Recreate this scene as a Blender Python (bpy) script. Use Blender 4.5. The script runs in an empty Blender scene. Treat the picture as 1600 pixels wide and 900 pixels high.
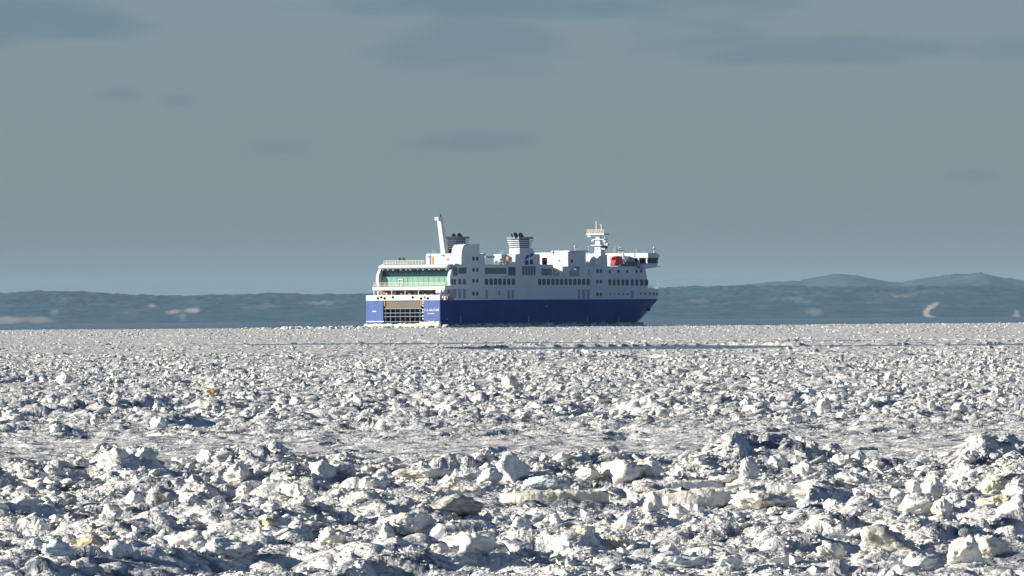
import bpy, bmesh, math, random
import numpy as np
from mathutils import Vector, Matrix

scene = bpy.context.scene
COL = scene.collection
R = math.radians

# ------------------------------------------------------------------ camera
F = 13447.0            # focal length in pixels of a 1600 px wide frame
CAM_H = 4.0
EARTH = 6.371e6
ROLL, PITCH = 0.0072, 0.00263
cam_d = bpy.data.cameras.new('camera')
cam = bpy.data.objects.new('camera', cam_d)
COL.objects.link(cam)
cam_d.sensor_width = 36.0
cam_d.lens = F / 1600 * 36.0
cam_d.clip_start = 1.0
cam_d.clip_end = 120000.0
_fw = Vector((0, math.cos(PITCH), math.sin(PITCH)))
_U = Vector((0, -math.sin(PITCH), math.cos(PITCH)))
_R = Vector((1, 0, 0))
_r = _R * math.cos(ROLL) - _U * math.sin(ROLL)
_u = _R * math.sin(ROLL) + _U * math.cos(ROLL)
m = Matrix.Identity(4)
for i in range(3):
    m[i][0], m[i][1], m[i][2] = _r[i], _u[i], -_fw[i]
m[2][3] = CAM_H
cam.matrix_world = m
scene.camera = cam

# ------------------------------------------------------------------ sky and sun
SUN_EL, SUN_AZ = R(17), R(267)         # azimuth clockwise from +Y (the view direction)
world = bpy.data.worlds.new('World')
scene.world = world
world.use_nodes = True
nt = world.node_tree
nt.nodes.clear()
N = nt.nodes.new
L = nt.links.new
wout = N('ShaderNodeOutputWorld'); bg = N('ShaderNodeBackground')
sky = N('ShaderNodeTexSky'); sky.sky_type = 'NISHITA'; sky.sun_disc = False
sky.sun_elevation = SUN_EL; sky.sun_rotation = SUN_AZ
sky.air_density = 0.6; sky.dust_density = 0.3; sky.ozone_density = 3.0
tc = N('ShaderNodeTexCoord'); mp = N('ShaderNodeMapping')
mp.inputs['Scale'].default_value = (24, 24, 150)
mp.inputs['Location'].default_value = (7.7, 0.4, 2.3)
nz = N('ShaderNodeTexNoise'); nz.inputs['Scale'].default_value = 1.0
nz.inputs['Detail'].default_value = 5; nz.inputs['Roughness'].default_value = 0.55
cr = N('ShaderNodeValToRGB')
cr.color_ramp.elements[0].position = 0.50; cr.color_ramp.elements[0].color = (0, 0, 0, 1)
cr.color_ramp.elements[1].position = 0.62; cr.color_ramp.elements[1].color = (1, 1, 1, 1)
L(tc.outputs['Generated'], mp.inputs['Vector']); L(mp.outputs['Vector'], nz.inputs['Vector'])
L(nz.outputs['Fac'], cr.inputs['Fac'])
deck = N('ShaderNodeMixRGB')
deck.inputs[1].default_value = (1.72, 2.13, 2.20, 1)     # thin grey stratus
deck.inputs[2].default_value = (0.72, 1.30, 1.75, 1)     # thicker blue-grey bars in it
sep = N('ShaderNodeSeparateXYZ'); L(tc.outputs['Generated'], sep.inputs[0])
mz_ = N('ShaderNodeMapRange'); mz_.inputs['From Min'].default_value = 0.034; mz_.inputs['From Max'].default_value = 0.06
L(sep.outputs['Z'], mz_.inputs['Value'])
mm = N('ShaderNodeMath'); mm.operation = 'MULTIPLY'; L(cr.outputs['Color'], mm.inputs[0]); L(mz_.outputs['Result'], mm.inputs[1])
# the bars of cloud low over the shore: (azimuth, elevation, half width, half height, weight)
def mth(op, a, b=None, c=None):
    n = N('ShaderNodeMath'); n.operation = op
    for i_, v_ in enumerate((a, b, c)):
        if v_ is None: continue
        if isinstance(v_, (int, float)): n.inputs[i_].default_value = v_
        else: L(v_, n.inputs[i_])
    return n.outputs[0]
mp2 = N('ShaderNodeMapping'); mp2.inputs['Scale'].default_value = (70, 70, 260)
nz2 = N('ShaderNodeTexNoise'); nz2.inputs['Scale'].default_value = 1.0; nz2.inputs['Detail'].default_value = 5
L(tc.outputs['Generated'], mp2.inputs['Vector']); L(mp2.outputs['Vector'], nz2.inputs['Vector'])
wob = mth('SUBTRACT', nz2.outputs['Fac'], 0.5)
az_ = mth('DIVIDE', sep.outputs['X'], sep.outputs['Y']); el_ = mth('DIVIDE', sep.outputs['Z'], sep.outputs['Y'])
tot = mm.outputs[0]
for (ca_, ce_, wa_, we_, k_) in (
        (-.0547, .0341, .0125, .0030, .8), (-.0457, .0253, .0044, .0011, .5), (-.0390, .0248, .0028, .0008, .35), (-.0060, .0309, .0125, .0042, .55),
        (.0045, .0357, .0290, .0020, .8), (.0223, .0329, .0100, .0042, .55), (.0396, .0302, .0220, .0020, .6), (.0565, .0300, .0080, .0018, .4),
        (-.0052, .0196, .0085, .0012, .42), (-.0279, .0193, .0042, .0010, .25), (.0535, .0152, .0034, .0008, .25)):
    e1 = mth('MULTIPLY', mth('SUBTRACT', az_, ca_), 1 / wa_); e2 = mth('MULTIPLY', mth('SUBTRACT', el_, ce_), 1 / we_)
    q_ = mth('ADD', mth('MULTIPLY', e1, e1), mth('MULTIPLY', e2, e2))
    f_ = mth('SUBTRACT', mth('MULTIPLY_ADD', wob, 3.2, 1.15), q_)
    cl_ = N('ShaderNodeClamp'); L(f_, cl_.inputs[0])
    tot = mth('MAXIMUM', tot, mth('MULTIPLY', cl_.outputs[0], min(1.0, k_ * 1.2)))
L(tot, deck.inputs['Fac'])
# the thin layer is seen edge-on low down and lets the blue through overhead
mixs = N('ShaderNodeMixRGB')
mr = N('ShaderNodeMapRange'); mr.inputs['From Min'].default_value = 0.0; mr.inputs['From Max'].default_value = 0.10
mr.inputs['To Min'].default_value = 0.88; mr.inputs['To Max'].default_value = 0.04
L(sep.outputs['Z'], mr.inputs['Value']); L(mr.outputs['Result'], mixs.inputs['Fac'])
L(sky.outputs['Color'], mixs.inputs[1]); L(deck.outputs['Color'], mixs.inputs[2])
L(mixs.outputs['Color'], bg.inputs['Color'])
bg.inputs['Strength'].default_value = 0.05
L(bg.outputs['Background'], wout.inputs['Surface'])

sun_d = bpy.data.lights.new('sun', 'SUN')
sun_d.energy = 5.0; sun_d.angle = R(0.5); sun_d.color = (1.0, 0.925, 0.78)
sun = bpy.data.objects.new('sun', sun_d); COL.objects.link(sun)
SUN_DIR = Vector((math.sin(SUN_AZ) * math.cos(SUN_EL), math.cos(SUN_AZ) * math.cos(SUN_EL), math.sin(SUN_EL)))
sun.rotation_euler = SUN_DIR.to_track_quat('Z', 'Y').to_euler()
sun.location = (0, 0, 300)

scene.view_settings.view_transform = 'Standard'
scene.view_settings.look = 'None'
scene.view_settings.exposure = 0.98
scene.view_settings.gamma = 1.0
scene.view_settings.use_curve_mapping = False

# ------------------------------------------------------------------ helpers
rng = np.random.default_rng(7)
random.seed(7)

def level(px, py):
    """photo pixel -> (u, v) with the camera roll taken out"""
    u, v = px - 800.0, 450.0 - py
    return u * math.cos(ROLL) + v * math.sin(ROLL), -u * math.sin(ROLL) + v * math.cos(ROLL)

def ray(px, py):
    u, v = level(px, py)
    return u / F, v / F + PITCH           # X/Y slope, Z/Y slope

def gz(d):
    return -d * d / (2 * EARTH)

def tag(o, label=None, cat=None, group=None, kind=None):
    if label: o['label'] = label
    if cat: o['category'] = cat
    if group: o['group'] = group
    if kind: o['kind'] = kind
    return o

def link(name, data, parent=None, mat=None):
    o = bpy.data.objects.new(name, data)
    COL.objects.link(o)
    if parent is not None: o.parent = parent
    if mat is not None and data is not None:
        data.materials.clear(); data.materials.append(mat)
    return o

def np_mesh(name, verts, quads, smooth=True):
    me = bpy.data.meshes.new(name)
    nv, nf = len(verts), len(quads)
    k = quads.shape[1]
    me.vertices.add(nv); me.vertices.foreach_set('co', np.asarray(verts, np.float32).ravel())
    me.loops.add(nf * k); me.loops.foreach_set('vertex_index', np.asarray(quads, np.int32).ravel())
    me.polygons.add(nf)
    me.polygons.foreach_set('loop_start', np.arange(0, nf * k, k, dtype=np.int32))
    me.polygons.foreach_set('loop_total', np.full(nf, k, np.int32))
    if smooth: me.polygons.foreach_set('use_smooth', np.ones(nf, bool))
    me.update(); me.validate()
    return me

def grid_quads(nr, nc):
    a = np.arange(nr * nc).reshape(nr, nc)
    return np.stack([a[:-1, :-1], a[:-1, 1:], a[1:, 1:], a[1:, :-1]], -1).reshape(-1, 4)

def h2(ix, iy, seed=0):
    n = (ix.astype(np.int64) * 374761393 + iy.astype(np.int64) * 668265263 + seed * 974634541) & 0xffffffff
    n = ((n ^ (n >> 13)) * 1274126177) & 0xffffffff
    n = n ^ (n >> 16)
    return (n & 0xffffff) / float(0x1000000)

def vnoise(x, y, seed=0):
    ix, iy = np.floor(x), np.floor(y)
    fx, fy = x - ix, y - iy
    fx = fx * fx * fx * (fx * (fx * 6 - 15) + 10); fy = fy * fy * fy * (fy * (fy * 6 - 15) + 10)
    a, b = h2(ix, iy, seed), h2(ix + 1, iy, seed)
    c, d = h2(ix, iy + 1, seed), h2(ix + 1, iy + 1, seed)
    return (a + (b - a) * fx) * (1 - fy) + (c + (d - c) * fx) * fy

def fbm(x, y, seed=0, oct=4, gain=0.5):
    s, a, t = 0.0, 1.0, 0.0
    for o in range(oct):
        s = s + a * vnoise(x * 2 ** o + 17.3 * o, y * 2 ** o - 9.1 * o, seed + o); t += a; a *= gain
    return s / t

def lumps(x, y, seed=0):
    """domes of random height on a jittered grid"""
    ix, iy = np.floor(x), np.floor(y)
    best = np.zeros_like(x)
    for dx in (-1, 0, 1):
        for dy in (-1, 0, 1):
            cx, cy = ix + dx, iy + dy
            jx, jy = cx + h2(cx, cy, seed), cy + h2(cx, cy, seed + 1)
            hh = h2(cx, cy, seed + 2); rr = 0.35 + 0.6 * h2(cx, cy, seed + 3)
            d2 = ((x - jx) ** 2 + (y - jy) ** 2) / (rr * rr)
            best = np.maximum(best, hh * np.clip(1 - d2, 0, 1) ** 0.5)
    return best

# ------------------------------------------------------------------ materials
def new_mat(name):
    mt = bpy.data.materials.new(name); mt.use_nodes = True
    return mt, mt.node_tree, mt.node_tree.nodes['Principled BSDF']

def paint(name, col, rough=0.45, metal=0.0, var=0.10, scale=0.6, spec=0.4, streak=True):
    """painted or weathered surface: streaky variation in tone, faint bump"""
    mt, t, b = new_mat(name)
    c = t.nodes.new('ShaderNodeTexCoord'); mpn = t.nodes.new('ShaderNodeMapping')
    mpn.inputs['Scale'].default_value = (scale, scale, scale * (0.25 if streak else 1))
    n = t.nodes.new('ShaderNodeTexNoise'); n.inputs['Scale'].default_value = 1.0; n.inputs['Detail'].default_value = 6
    mx = t.nodes.new('ShaderNodeMixRGB')
    mx.inputs[1].default_value = (*[max(0, k * (1 - var)) for k in col], 1)
    mx.inputs[2].default_value = (*[min(1, k * (1 + var)) for k in col], 1)
    t.links.new(c.outputs['Object'], mpn.inputs['Vector']); t.links.new(mpn.outputs['Vector'], n.inputs['Vector'])
    t.links.new(n.outputs['Fac'], mx.inputs['Fac']); t.links.new(mx.outputs['Color'], b.inputs['Base Color'])
    b.inputs['Roughness'].default_value = rough; b.inputs['Metallic'].default_value = metal
    b.inputs['Specular IOR Level'].default_value = spec
    return mt

def ice_mat(name, a, bcol, scale=2.0, rough=0.6, lo=0.35, hi=0.7, bump=0.3, bump_scale=9.0, obj_random=0.0, spec=0.3, bdist=0.05):
    mt, t, b = new_mat(name)
    ge = t.nodes.new('ShaderNodeNewGeometry')
    n = t.nodes.new('ShaderNodeTexNoise'); n.inputs['Scale'].default_value = scale; n.inputs['Detail'].default_value = 5
    r = t.nodes.new('ShaderNodeValToRGB')
    r.color_ramp.elements[0].position = lo; r.color_ramp.elements[0].color = (*a, 1)
    r.color_ramp.elements[1].position = hi; r.color_ramp.elements[1].color = (*bcol, 1)
    t.links.new(ge.outputs['Position'], n.inputs['Vector']); 
    if obj_random > 0:
        oi = t.nodes.new('ShaderNodeObjectInfo')
        ma = t.nodes.new('ShaderNodeMath'); ma.operation = 'MULTIPLY_ADD'
        ma.inputs[1].default_value = obj_random; 
        t.links.new(oi.outputs['Random'], ma.inputs[0]); 
        sb = t.nodes.new('ShaderNodeMath'); sb.operation = 'SUBTRACT'; sb.inputs[1].default_value = obj_random * 0.5
        t.links.new(n.outputs['Fac'], sb.inputs[0]); t.links.new(sb.outputs[0], ma.inputs[2])
        t.links.new(ma.outputs[0], r.inputs['Fac'])
    else:
        t.links.new(n.outputs['Fac'], r.inputs['Fac'])
    t.links.new(r.outputs['Color'], b.inputs['Base Color'])
    n2 = t.nodes.new('ShaderNodeTexNoise'); n2.inputs['Scale'].default_value = bump_scale; n2.inputs['Detail'].default_value = 6
    t.links.new(ge.outputs['Position'], n2.inputs['Vector'])
    bp = t.nodes.new('ShaderNodeBump'); bp.inputs['Strength'].default_value = bump; bp.inputs['Distance'].default_value = bdist
    t.links.new(n2.outputs['Fac'], bp.inputs['Height']); t.links.new(bp.outputs['Normal'], b.inputs['Normal'])
    b.inputs['Roughness'].default_value = rough; b.inputs['Specular IOR Level'].default_value = spec
    return mt

M = {}
M['snow'] = ice_mat('snow_slush_and_shade', (0.17, 0.19, 0.235), (0.74, 0.73, 0.71), 1.3, bump=1.0, bump_scale=9, bdist=.10, lo=.37, hi=.54)  # random wet slush, darkened and blued to stand in for small shadows
M['rubble'] = ice_mat('rubble_ice', (0.44, 0.46, 0.47), (0.80, 0.79, 0.75), 1.2, obj_random=0.7, bump=0.9, bump_scale=11, bdist=.06)
M['ice_white'] = ice_mat('white_ice', (0.68, 0.68, 0.67), (0.80, 0.79, 0.77), 3.4, bump=0.9, bump_scale=9)
M['ice_cream'] = ice_mat('cream_ice', (0.66, 0.61, 0.47), (0.83, 0.81, 0.76), 3.4, bump=0.9, bump_scale=9, lo=.3, hi=.55)
M['ice_amber'] = ice_mat('amber_ice', (0.42, 0.29, 0.14), (0.76, 0.70, 0.58), 3.4, bump=0.8, bump_scale=9)
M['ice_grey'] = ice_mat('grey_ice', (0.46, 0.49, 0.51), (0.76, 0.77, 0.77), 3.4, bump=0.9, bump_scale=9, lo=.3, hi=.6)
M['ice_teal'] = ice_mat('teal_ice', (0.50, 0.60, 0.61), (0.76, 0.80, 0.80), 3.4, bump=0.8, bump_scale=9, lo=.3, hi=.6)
M['ice_shaded'] = ice_mat('shaded_ice', (0.26, 0.26, 0.24), (0.66, 0.66, 0.63), 3.4, bump=0.9, bump_scale=9)  # darker ice for blocks in shade, the shade put into the colour
M['ice_yellow'] = ice_mat('yellow_ice', (0.50, 0.47, 0.29), (0.80, 0.79, 0.70), 3.4, bump=0.8, bump_scale=9, lo=.3, hi=.6)
M['brash'] = ice_mat('brash_ice', (0.48, 0.49, 0.48), (0.80, 0.79, 0.77), 0.5, obj_random=0.6)

M['white'] = paint('white_paint', (0.58, 0.62, 0.65), 0.5, var=0.07, spec=0.15)
M['navy'] = paint('navy_hull_paint', (0.005, 0.024, 0.21), 0.7, var=0.28, scale=0.5, spec=0.08)
M['navy_sunlit'] = paint('sunlit_navy_paint', (0.045, 0.095, 0.31), 0.6, var=0.25, scale=0.7)  # hull navy made paler for the transom, its sunlit tone in the colour
M['boot'] = paint('dark_boot_topping', (0.012, 0.018, 0.06), 0.5, var=0.2)
M['glass'] = paint('dark_window_glass', (0.008, 0.020, 0.034), 0.15, var=0.25, scale=0.4, spec=0.25)
M['glass_teal'] = paint('teal_glass', (0.010, 0.042, 0.055), 0.10, var=0.4, scale=0.5, spec=0.6)
M['glass_pale'] = paint('pale_green_glass', (0.20, 0.36, 0.30), 0.15, var=0.25, scale=0.7, spec=0.5)
M['panel'] = paint('blue_grey_panel', (0.22, 0.27, 0.36), 0.5, var=0.12)
M['dark'] = paint('soot_black', (0.006, 0.006, 0.007), 0.8, var=0.3, spec=0.05)
M['louvre'] = paint('navy_louvre', (0.03, 0.04, 0.09), 0.5, var=0.2)
M['grey'] = paint('grey_deck_paint', (0.25, 0.26, 0.28), 0.6, var=0.15)
M['brown'] = paint('rust_brown_ramp', (0.13, 0.105, 0.08), 0.6, var=0.3, scale=0.8)
M['orange'] = paint('orange_paint', (0.55, 0.22, 0.04), 0.5, var=0.2)
M['redbrown'] = paint('red_brown_bulkhead', (0.30, 0.12, 0.06), 0.6, var=0.3, scale=0.9)
M['red'] = paint('rescue_red', (0.62, 0.03, 0.02), 0.4, var=0.1)
M['cream'] = paint('ice_crusted_cream', (0.80, 0.74, 0.58), 0.6, var=0.12, scale=1.5)
M['logo'] = paint('emblem_blue', (0.004, 0.012, 0.09), 0.6, var=0.1)
M['interior'] = paint('dark_interior', (0.018, 0.022, 0.04), 0.7, var=0.3)
M['letter'] = paint('white_lettering', (0.82, 0.82, 0.82), 0.5, var=0.03)

# ------------------------------------------------------------------ sea
def sea():
    ds = np.concatenate([np.linspace(-200, 2000, 40), np.geomspace(2100, 40000, 90)])
    us = np.linspace(-1, 1, 41)
    X = us[None, :] * (600 + np.abs(ds[:, None]) * 0.35); Y = np.broadcast_to(ds[:, None], X.shape)
    Z = -(X ** 2 + Y ** 2) / (2 * EARTH) - 0.02
    me = np_mesh('sea', np.stack([X, Y, Z], -1).reshape(-1, 3), grid_quads(len(ds), len(us)))
    mt, t, b = new_mat('sea_water')
    b.inputs['Base Color'].default_value = (0.010, 0.022, 0.030, 1); b.inputs['Roughness'].default_value = 0.12
    b.inputs['IOR'].default_value = 1.33
    ge = t.nodes.new('ShaderNodeNewGeometry')
    n = t.nodes.new('ShaderNodeTexNoise'); n.inputs['Scale'].default_value = 0.7; n.inputs['Detail'].default_value = 5
    t.links.new(ge.outputs['Position'], n.inputs['Vector'])
    bp = t.nodes.new('ShaderNodeBump'); bp.inputs['Strength'].default_value = 1.0; bp.inputs['Distance'].default_value = 0.5
    t.links.new(n.outputs['Fac'], bp.inputs['Height']); t.links.new(bp.outputs['Normal'], b.inputs['Normal'])
    tag(link('sea', me, None, mt), kind='structure')
sea()

# ------------------------------------------------------------------ ice field
def gauss(d, c, w): return np.exp(-((d - c) / w) ** 2)

# leads of open water: (line as a level-v pixel height on the photo, half width px, u range)
EDGE = 2340.0
SHIP_TH = R(60)

def dist_of_v(v):
    """distance at which flat ice is seen v level pixels below the frame centre"""
    a = -(v / F + PITCH)
    d = CAM_H / a
    for _ in range(4): d = CAM_H / (a - d / (2 * EARTH))
    return d
L1, L2 = dist_of_v(level(800, 545.0)[1]), dist_of_v(level(800, 536.0)[1])

def pools(x, d):
    a = np.clip((vnoise(x / 1.7, d / 3.4, 95) - 0.74) / 0.16, 0, 1) * np.clip((330 - d) / 60, 0, 1)
    b = np.clip((vnoise(x / 3.5, d / 16.0, 96) - 0.76) / 0.16, 0, 1) * np.clip((d - 260) / 60, 0, 1) * np.clip((900 - d) / 50, 0, 1)
    return np.maximum(a, b)

def lead_mask(x, d, with_pools=True):
    u = x / d * F
    wob = (vnoise(x / 60, d / 200, 90) - 0.5)
    # broad lead, right of centre
    c1 = L1 + 26 * wob + 0.004 * u
    w1 = np.where(u > -130, 62, 0) * np.clip((u + 130) / 120, 0, 1) * np.clip((560 - u) / 250, 0.5, 1) * (0.6 + 0.8 * vnoise(x / 25, d * 0, 91))
    m1 = np.abs(d - c1) < w1
    # thin lead over the full width
    c2 = L2 + 20 * (vnoise(x / 90, d * 0, 93) - 0.5) - 0.02 * u
    w2 = 34 * np.clip((u + 900) / 700, .55, 1) * (0.35 + 1.1 * vnoise(x / 22, d * 0, 94))
    m2 = np.abs(d - c2) < w2
    # scattered short pools of dark water
    p1 = (pools(x, d) > 0.35)
    return (m1 | m2 | p1) if with_pools else (m1 | m2)

def rough(d, x):
    """how hummocky the ice is at a distance (zones that cross the view)"""
    wv = 10 * (vnoise(x / 9, d / 40, 40) - 0.5)
    dd = d + wv
    r = 0.55 + 0.7 * gauss(dd, 184, 12) + 0.35 * gauss(dd, 150, 16) + 0.25 * gauss(dd, 132, 9)
    r = r - 0.50 * gauss(dd, 243, 28)
    r = r + 0.40 * gauss(dd, 340, 55) + 0.15 * gauss(dd, 520, 120)
    far = np.clip((dd - 850) / 200, 0, 1)
    r = r * (1 - 0.45 * far)
    # smooth brash band in the ship's track
    band = gauss(dd, (L2 + 170), 120)
    return np.clip(r - 0.28 * band, 0.08, 2)

def hf(x, d):
    x = np.asarray(x, float); d = np.asarray(d, float)
    r = rough(d, x)
    clump = fbm(x / 5.0, d / 7.0, 3, 3)
    h = 0.16 * (fbm(x / 6, d / 9, 11, 3) - 0.45) * (0.6 + r)
    low = 1 - 0.9 * (gauss(d, L1 - 60, 60) + gauss(d, L2 - 40, 45))
    h += (0.42 - 0.20 * np.clip((d - 203) / 25, 0, 1)) * r * low * np.clip(clump * 2.4 - 0.8, 0.0, 1.2) * lumps(x / 2.2, d / 2.6, 23)
    h += 0.26 * r * low * np.clip(clump * 2 - 0.55, 0.1, 1.2) * lumps(x / 0.9, d / 1.1, 21)
    h += 0.20 * r * low * lumps(x / 0.42, d / 0.6, 31) + 0.16 * r * low * lumps(x / 0.8, d / 3.0, 36) * np.clip((d - 200) / 100, 0, 1)
    h += 0.50 * gauss(d + 10 * (vnoise(x / 6, d / 30, 45) - 0.5), 184, 6) * np.clip(fbm(x / 2.6, d / 7, 46, 3) * 2.4 - .65, 0.05, 1.0)
    h += 0.32 * np.clip((208 - d) / 20, 0, 1) * np.clip(fbm(x / 3.0, d / 8.0, 48, 3) * 4 - 2.1, 0, 1)
    h += 0.55 * gauss(d + 8 * (vnoise(x / 4, d / 20, 49) - .5), 146, 5) * np.clip(fbm(x / 2.2, d / 6, 47, 3) * 2.4 - .8, 0, 1)
    h += 0.05 * (fbm(x / 0.25, d / 0.3, 51, 2) - 0.5) + 0.16 * low * (fbm(x / 0.55, d / 1.6, 53, 3) - 0.5) * np.clip((d - 195) / 20, 0, 1)
    h = h + 0.10 - 0.06 * np.clip((d - 1100) / 300, 0, 1)
    pl = pools(x, d)
    h = h * (1 - pl) - 0.25 * pl
    h = np.where(lead_mask(x, d, False), -0.4, h)
    h = np.where(d > EDGE + 60 * (vnoise(x / 25, d * 0, 60) - 0.5), -0.5, h)
    return h

def terr(x, d): return float(hf(np.array([x]), np.array([d]))[0]) + gz(d)

def ice_field():
    ds = np.concatenate([np.linspace(6, 112, 40), np.exp(np.arange(math.log(114), math.log(212), 0.0017)), np.exp(np.arange(math.log(212.4), math.log(2480), 0.0027))])
    core = np.linspace(-0.071, 0.071, 560)
    wing = np.geomspace(0.073, 0.6, 46)
    us = np.concatenate([-wing[::-1], core, wing])
    X = us[None, :] * np.maximum(ds[:, None], 40); Y = np.broadcast_to(ds[:, None], X.shape).copy()
    Y += 0.3 * (ds[:, None] * 0.0017) * (rng.random(X.shape) - 0.5)
    Z = hf(X, Y) - (X ** 2 + Y ** 2) / (2 * EARTH)
    me = np_mesh('ice_field', np.stack([X, Y, Z], -1).reshape(-1, 3), grid_quads(len(ds), len(us)))
    tag(link('ice_field', me, None, M['snow']), kind='structure')
ice_field()

# ------------------------------------------------------------------ far shore
def shore(name, d0, depth, crest, seed, mat, us, clear=None):
    """a wooded range: crest heights taken along its length, real depth and slopes"""
    nd = 110
    ts = np.linspace(0, 1, nd)
    U, T = np.meshgrid(us, ts)
    D = d0 + depth * T
    X = U / F * (d0 + depth * 0.5)
    prof = np.sin(np.clip(T / 0.55, 0, 1) * math.pi / 2) ** 0.8 * np.where(T > 0.55, np.cos((T - 0.55) / 0.45 * math.pi / 2), 1)
    base = -(X ** 2 + D ** 2) / (2 * EARTH)
    cv = np.interp(U, crest[0], crest[1])
    dc = d0 + 0.55 * depth
    top = (cv / F + PITCH) * dc + CAM_H
    bottom = -dc ** 2 / (2 * EARTH)
    H = (top - bottom)
    nz_ = fbm(X / 420, D / 500, seed, 5) - 0.5
    Z = base + H * prof * (1 + 0.34 * nz_ * (1 - 0.75 * gauss(T, 0.55, 0.12))) + (11 * (fbm(X / 55, D / 90, seed + 9, 3) - 0.5) + 5 * (vnoise(X / 13, D / 60, seed + 12) - 0.5)) * prof - 3 * (T == 0)
    V = np.stack([X, D, Z], -1).reshape(-1, 3)
    me = np_mesh(name, V, grid_quads(nd, len(us)))
    at = me.attributes.new('clearing', 'FLOAT', 'POINT')
    c = np.zeros(X.shape)
    if clear:
        vv = ((Z - CAM_H) / D - PITCH) * F
        uu = X / D * F
        for (cu, cvv, su, sv, amp) in clear:
            wob = 0.45 + 1.3 * fbm(uu / 9.0, vv / 3.0, 77, 3)
            c = np.maximum(c, amp * np.clip((1.3 - (((uu - cu) / su) ** 2 + ((vv - cvv) / sv) ** 2) * (wob ** 1.6)) * 0.9, 0, 1))
    at.data.foreach_set('value', c.astype(np.float32).ravel())
    return tag(link(name, me, None, mat), kind='structure')

def land_mat(name, a, b_, clear):
    mt, t, b = new_mat(name)
    ge = t.nodes.new('ShaderNodeNewGeometry')
    n = t.nodes.new('ShaderNodeTexNoise'); n.inputs['Scale'].default_value = 0.010; n.inputs['Detail'].default_value = 8
    n.inputs['Roughness'].default_value = 0.65
    r = t.nodes.new('ShaderNodeValToRGB')
    r.color_ramp.elements[0].position = 0.44; r.color_ramp.elements[0].color = (*a, 1)
    r.color_ramp.elements[1].position = 0.62; r.color_ramp.elements[1].color = (*b_, 1)
    at = t.nodes.new('ShaderNodeAttribute'); at.attribute_name = 'clearing'
    mx = t.nodes.new('ShaderNodeMixRGB'); mx.inputs[2].default_value = (*clear, 1)
    t.links.new(ge.outputs['Position'], n.inputs['Vector']); t.links.new(n.outputs['Fac'], r.inputs['Fac'])
    t.links.new(r.outputs['Color'], mx.inputs[1]); t.links.new(at.outputs['Fac'], mx.inputs['Fac'])
    t.links.new(mx.outputs['Color'], b.inputs['Base Color'])
    b.inputs['Roughness'].default_value = 0.9; b.inputs['Specular IOR Level'].default_value = 0.1
    return mt

def lv(pts):
    q = [level(*p) for p in pts]
    return ([p[0] for p in q], [p[1] for p in q])

near_crest = lv([(-1800, 466), (-900, 470), (-300, 468), (0, 462), (55, 457), (120, 459), (210, 463), (290, 465), (400, 461),
                 (480, 462), (570, 461), (700, 458), (860, 457), (1030, 453), (1110, 450), (1200, 448), (1300, 450),
                 (1400, 449), (1500, 446), (1600, 448), (1900, 452), (2600, 456), (3400, 460)])
far_crest = lv([(-1800, 470), (600, 470), (900, 462), (1050, 455), (1130, 449), (1190, 444), (1215, 440), (1250, 441), (1285, 433),
                (1310, 430), (1338, 431), (1375, 441), (1405, 444), (1440, 437), (1480, 433), (1525, 429.5), (1560, 436),
                (1600, 440), (1700, 446), (1900, 440), (2300, 450), (3400, 468)])
def lu(px, py, su, sv, amp):
    u, v = level(px, py); return (u, v, su, sv, amp)
clr = [lu(15, 500, 34, 7, .45), lu(60, 500, 26, 6, .4), lu(300, 485, 16, 4, .7), lu(238, 478, 7, 3, .6), lu(285, 495, 6, 8, .3),
       lu(310, 511, 20, 3, .5), lu(270, 487, 14, 4, .4), lu(85, 487, 6, 4, .35), lu(500, 473, 30, 3, .3), lu(420, 477, 14, 4, .2),
       lu(1464, 474, 5, 3.5, .7), lu(1459, 477, 5, 3.5, .8), lu(1454, 480, 5, 3.5, .85), lu(1450, 483.5, 5, 3.5, .9), lu(1447, 487, 5, 3.5, .9),
       lu(1447, 490.5, 5, 3.5, .9), lu(1450, 494, 6, 3, .9), lu(1457, 497, 7, 2.5, .85), lu(1465, 499, 7, 2, .8),
       lu(1588, 491, 5, 9, .55), lu(1272, 488, 12, 7, .25), lu(1410, 462, 26, 4, .25), lu(1240, 466, 22, 3, .2), lu(1090, 470, 16, 4, .2)]
M['forest'] = land_mat('far_forest', (0.008, 0.034, 0.055), (0.045, 0.080, 0.10), (0.55, 0.44, 0.36))
M['mountain'] = land_mat('mountain_forest', (0.010, 0.034, 0.052), (0.06, 0.088, 0.105), (0.5, 0.45, 0.4))
us_near = np.concatenate([np.linspace(-4200, -860, 60), np.linspace(-850, 850, 560), np.linspace(860, 4200, 60)])
shore('wooded_shore', 21000, 4500, near_crest, 5, M['forest'], us_near, clr)
shore('distant_mountains', 31000, 5000, far_crest, 15, M['mountain'], np.concatenate([np.linspace(-4200, -860, 40), np.linspace(-850, 850, 300), np.linspace(860, 4200, 40)]))

# ------------------------------------------------------------------ haze
def haze():
    bm = bmesh.new()
    bmesh.ops.create_cube(bm, size=1.0)
    x, y0, y1, z0, z1 = 16000, -3000, 41000, -160, 165
    for v in bm.verts:
        v.co = Vector((v.co.x * 2 * x, y0 + (v.co.y + 0.5) * (y1 - y0), z0 + (v.co.z + 0.5) * (z1 - z0)))
    me = bpy.data.meshes.new('haze'); bm.to_mesh(me); bm.free()
    mt = bpy.data.materials.new('haze_air'); mt.use_nodes = True
    t = mt.node_tree; t.nodes.clear()
    o = t.nodes.new('ShaderNodeOutputMaterial'); v = t.nodes.new('ShaderNodeVolumePrincipled')
    v.inputs['Color'].default_value = (0.43, 0.70, 0.97, 1)
    v.inputs['Density'].default_value = 1.25e-5
    v.inputs['Anisotropy'].default_value = 0.0
    t.links.new(v.outputs['Volume'], o.inputs['Volume'])
    tag(link('haze', me, None, mt), 'pale blue air between the ice and the far shore', 'haze', kind='stuff')
haze()

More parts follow.
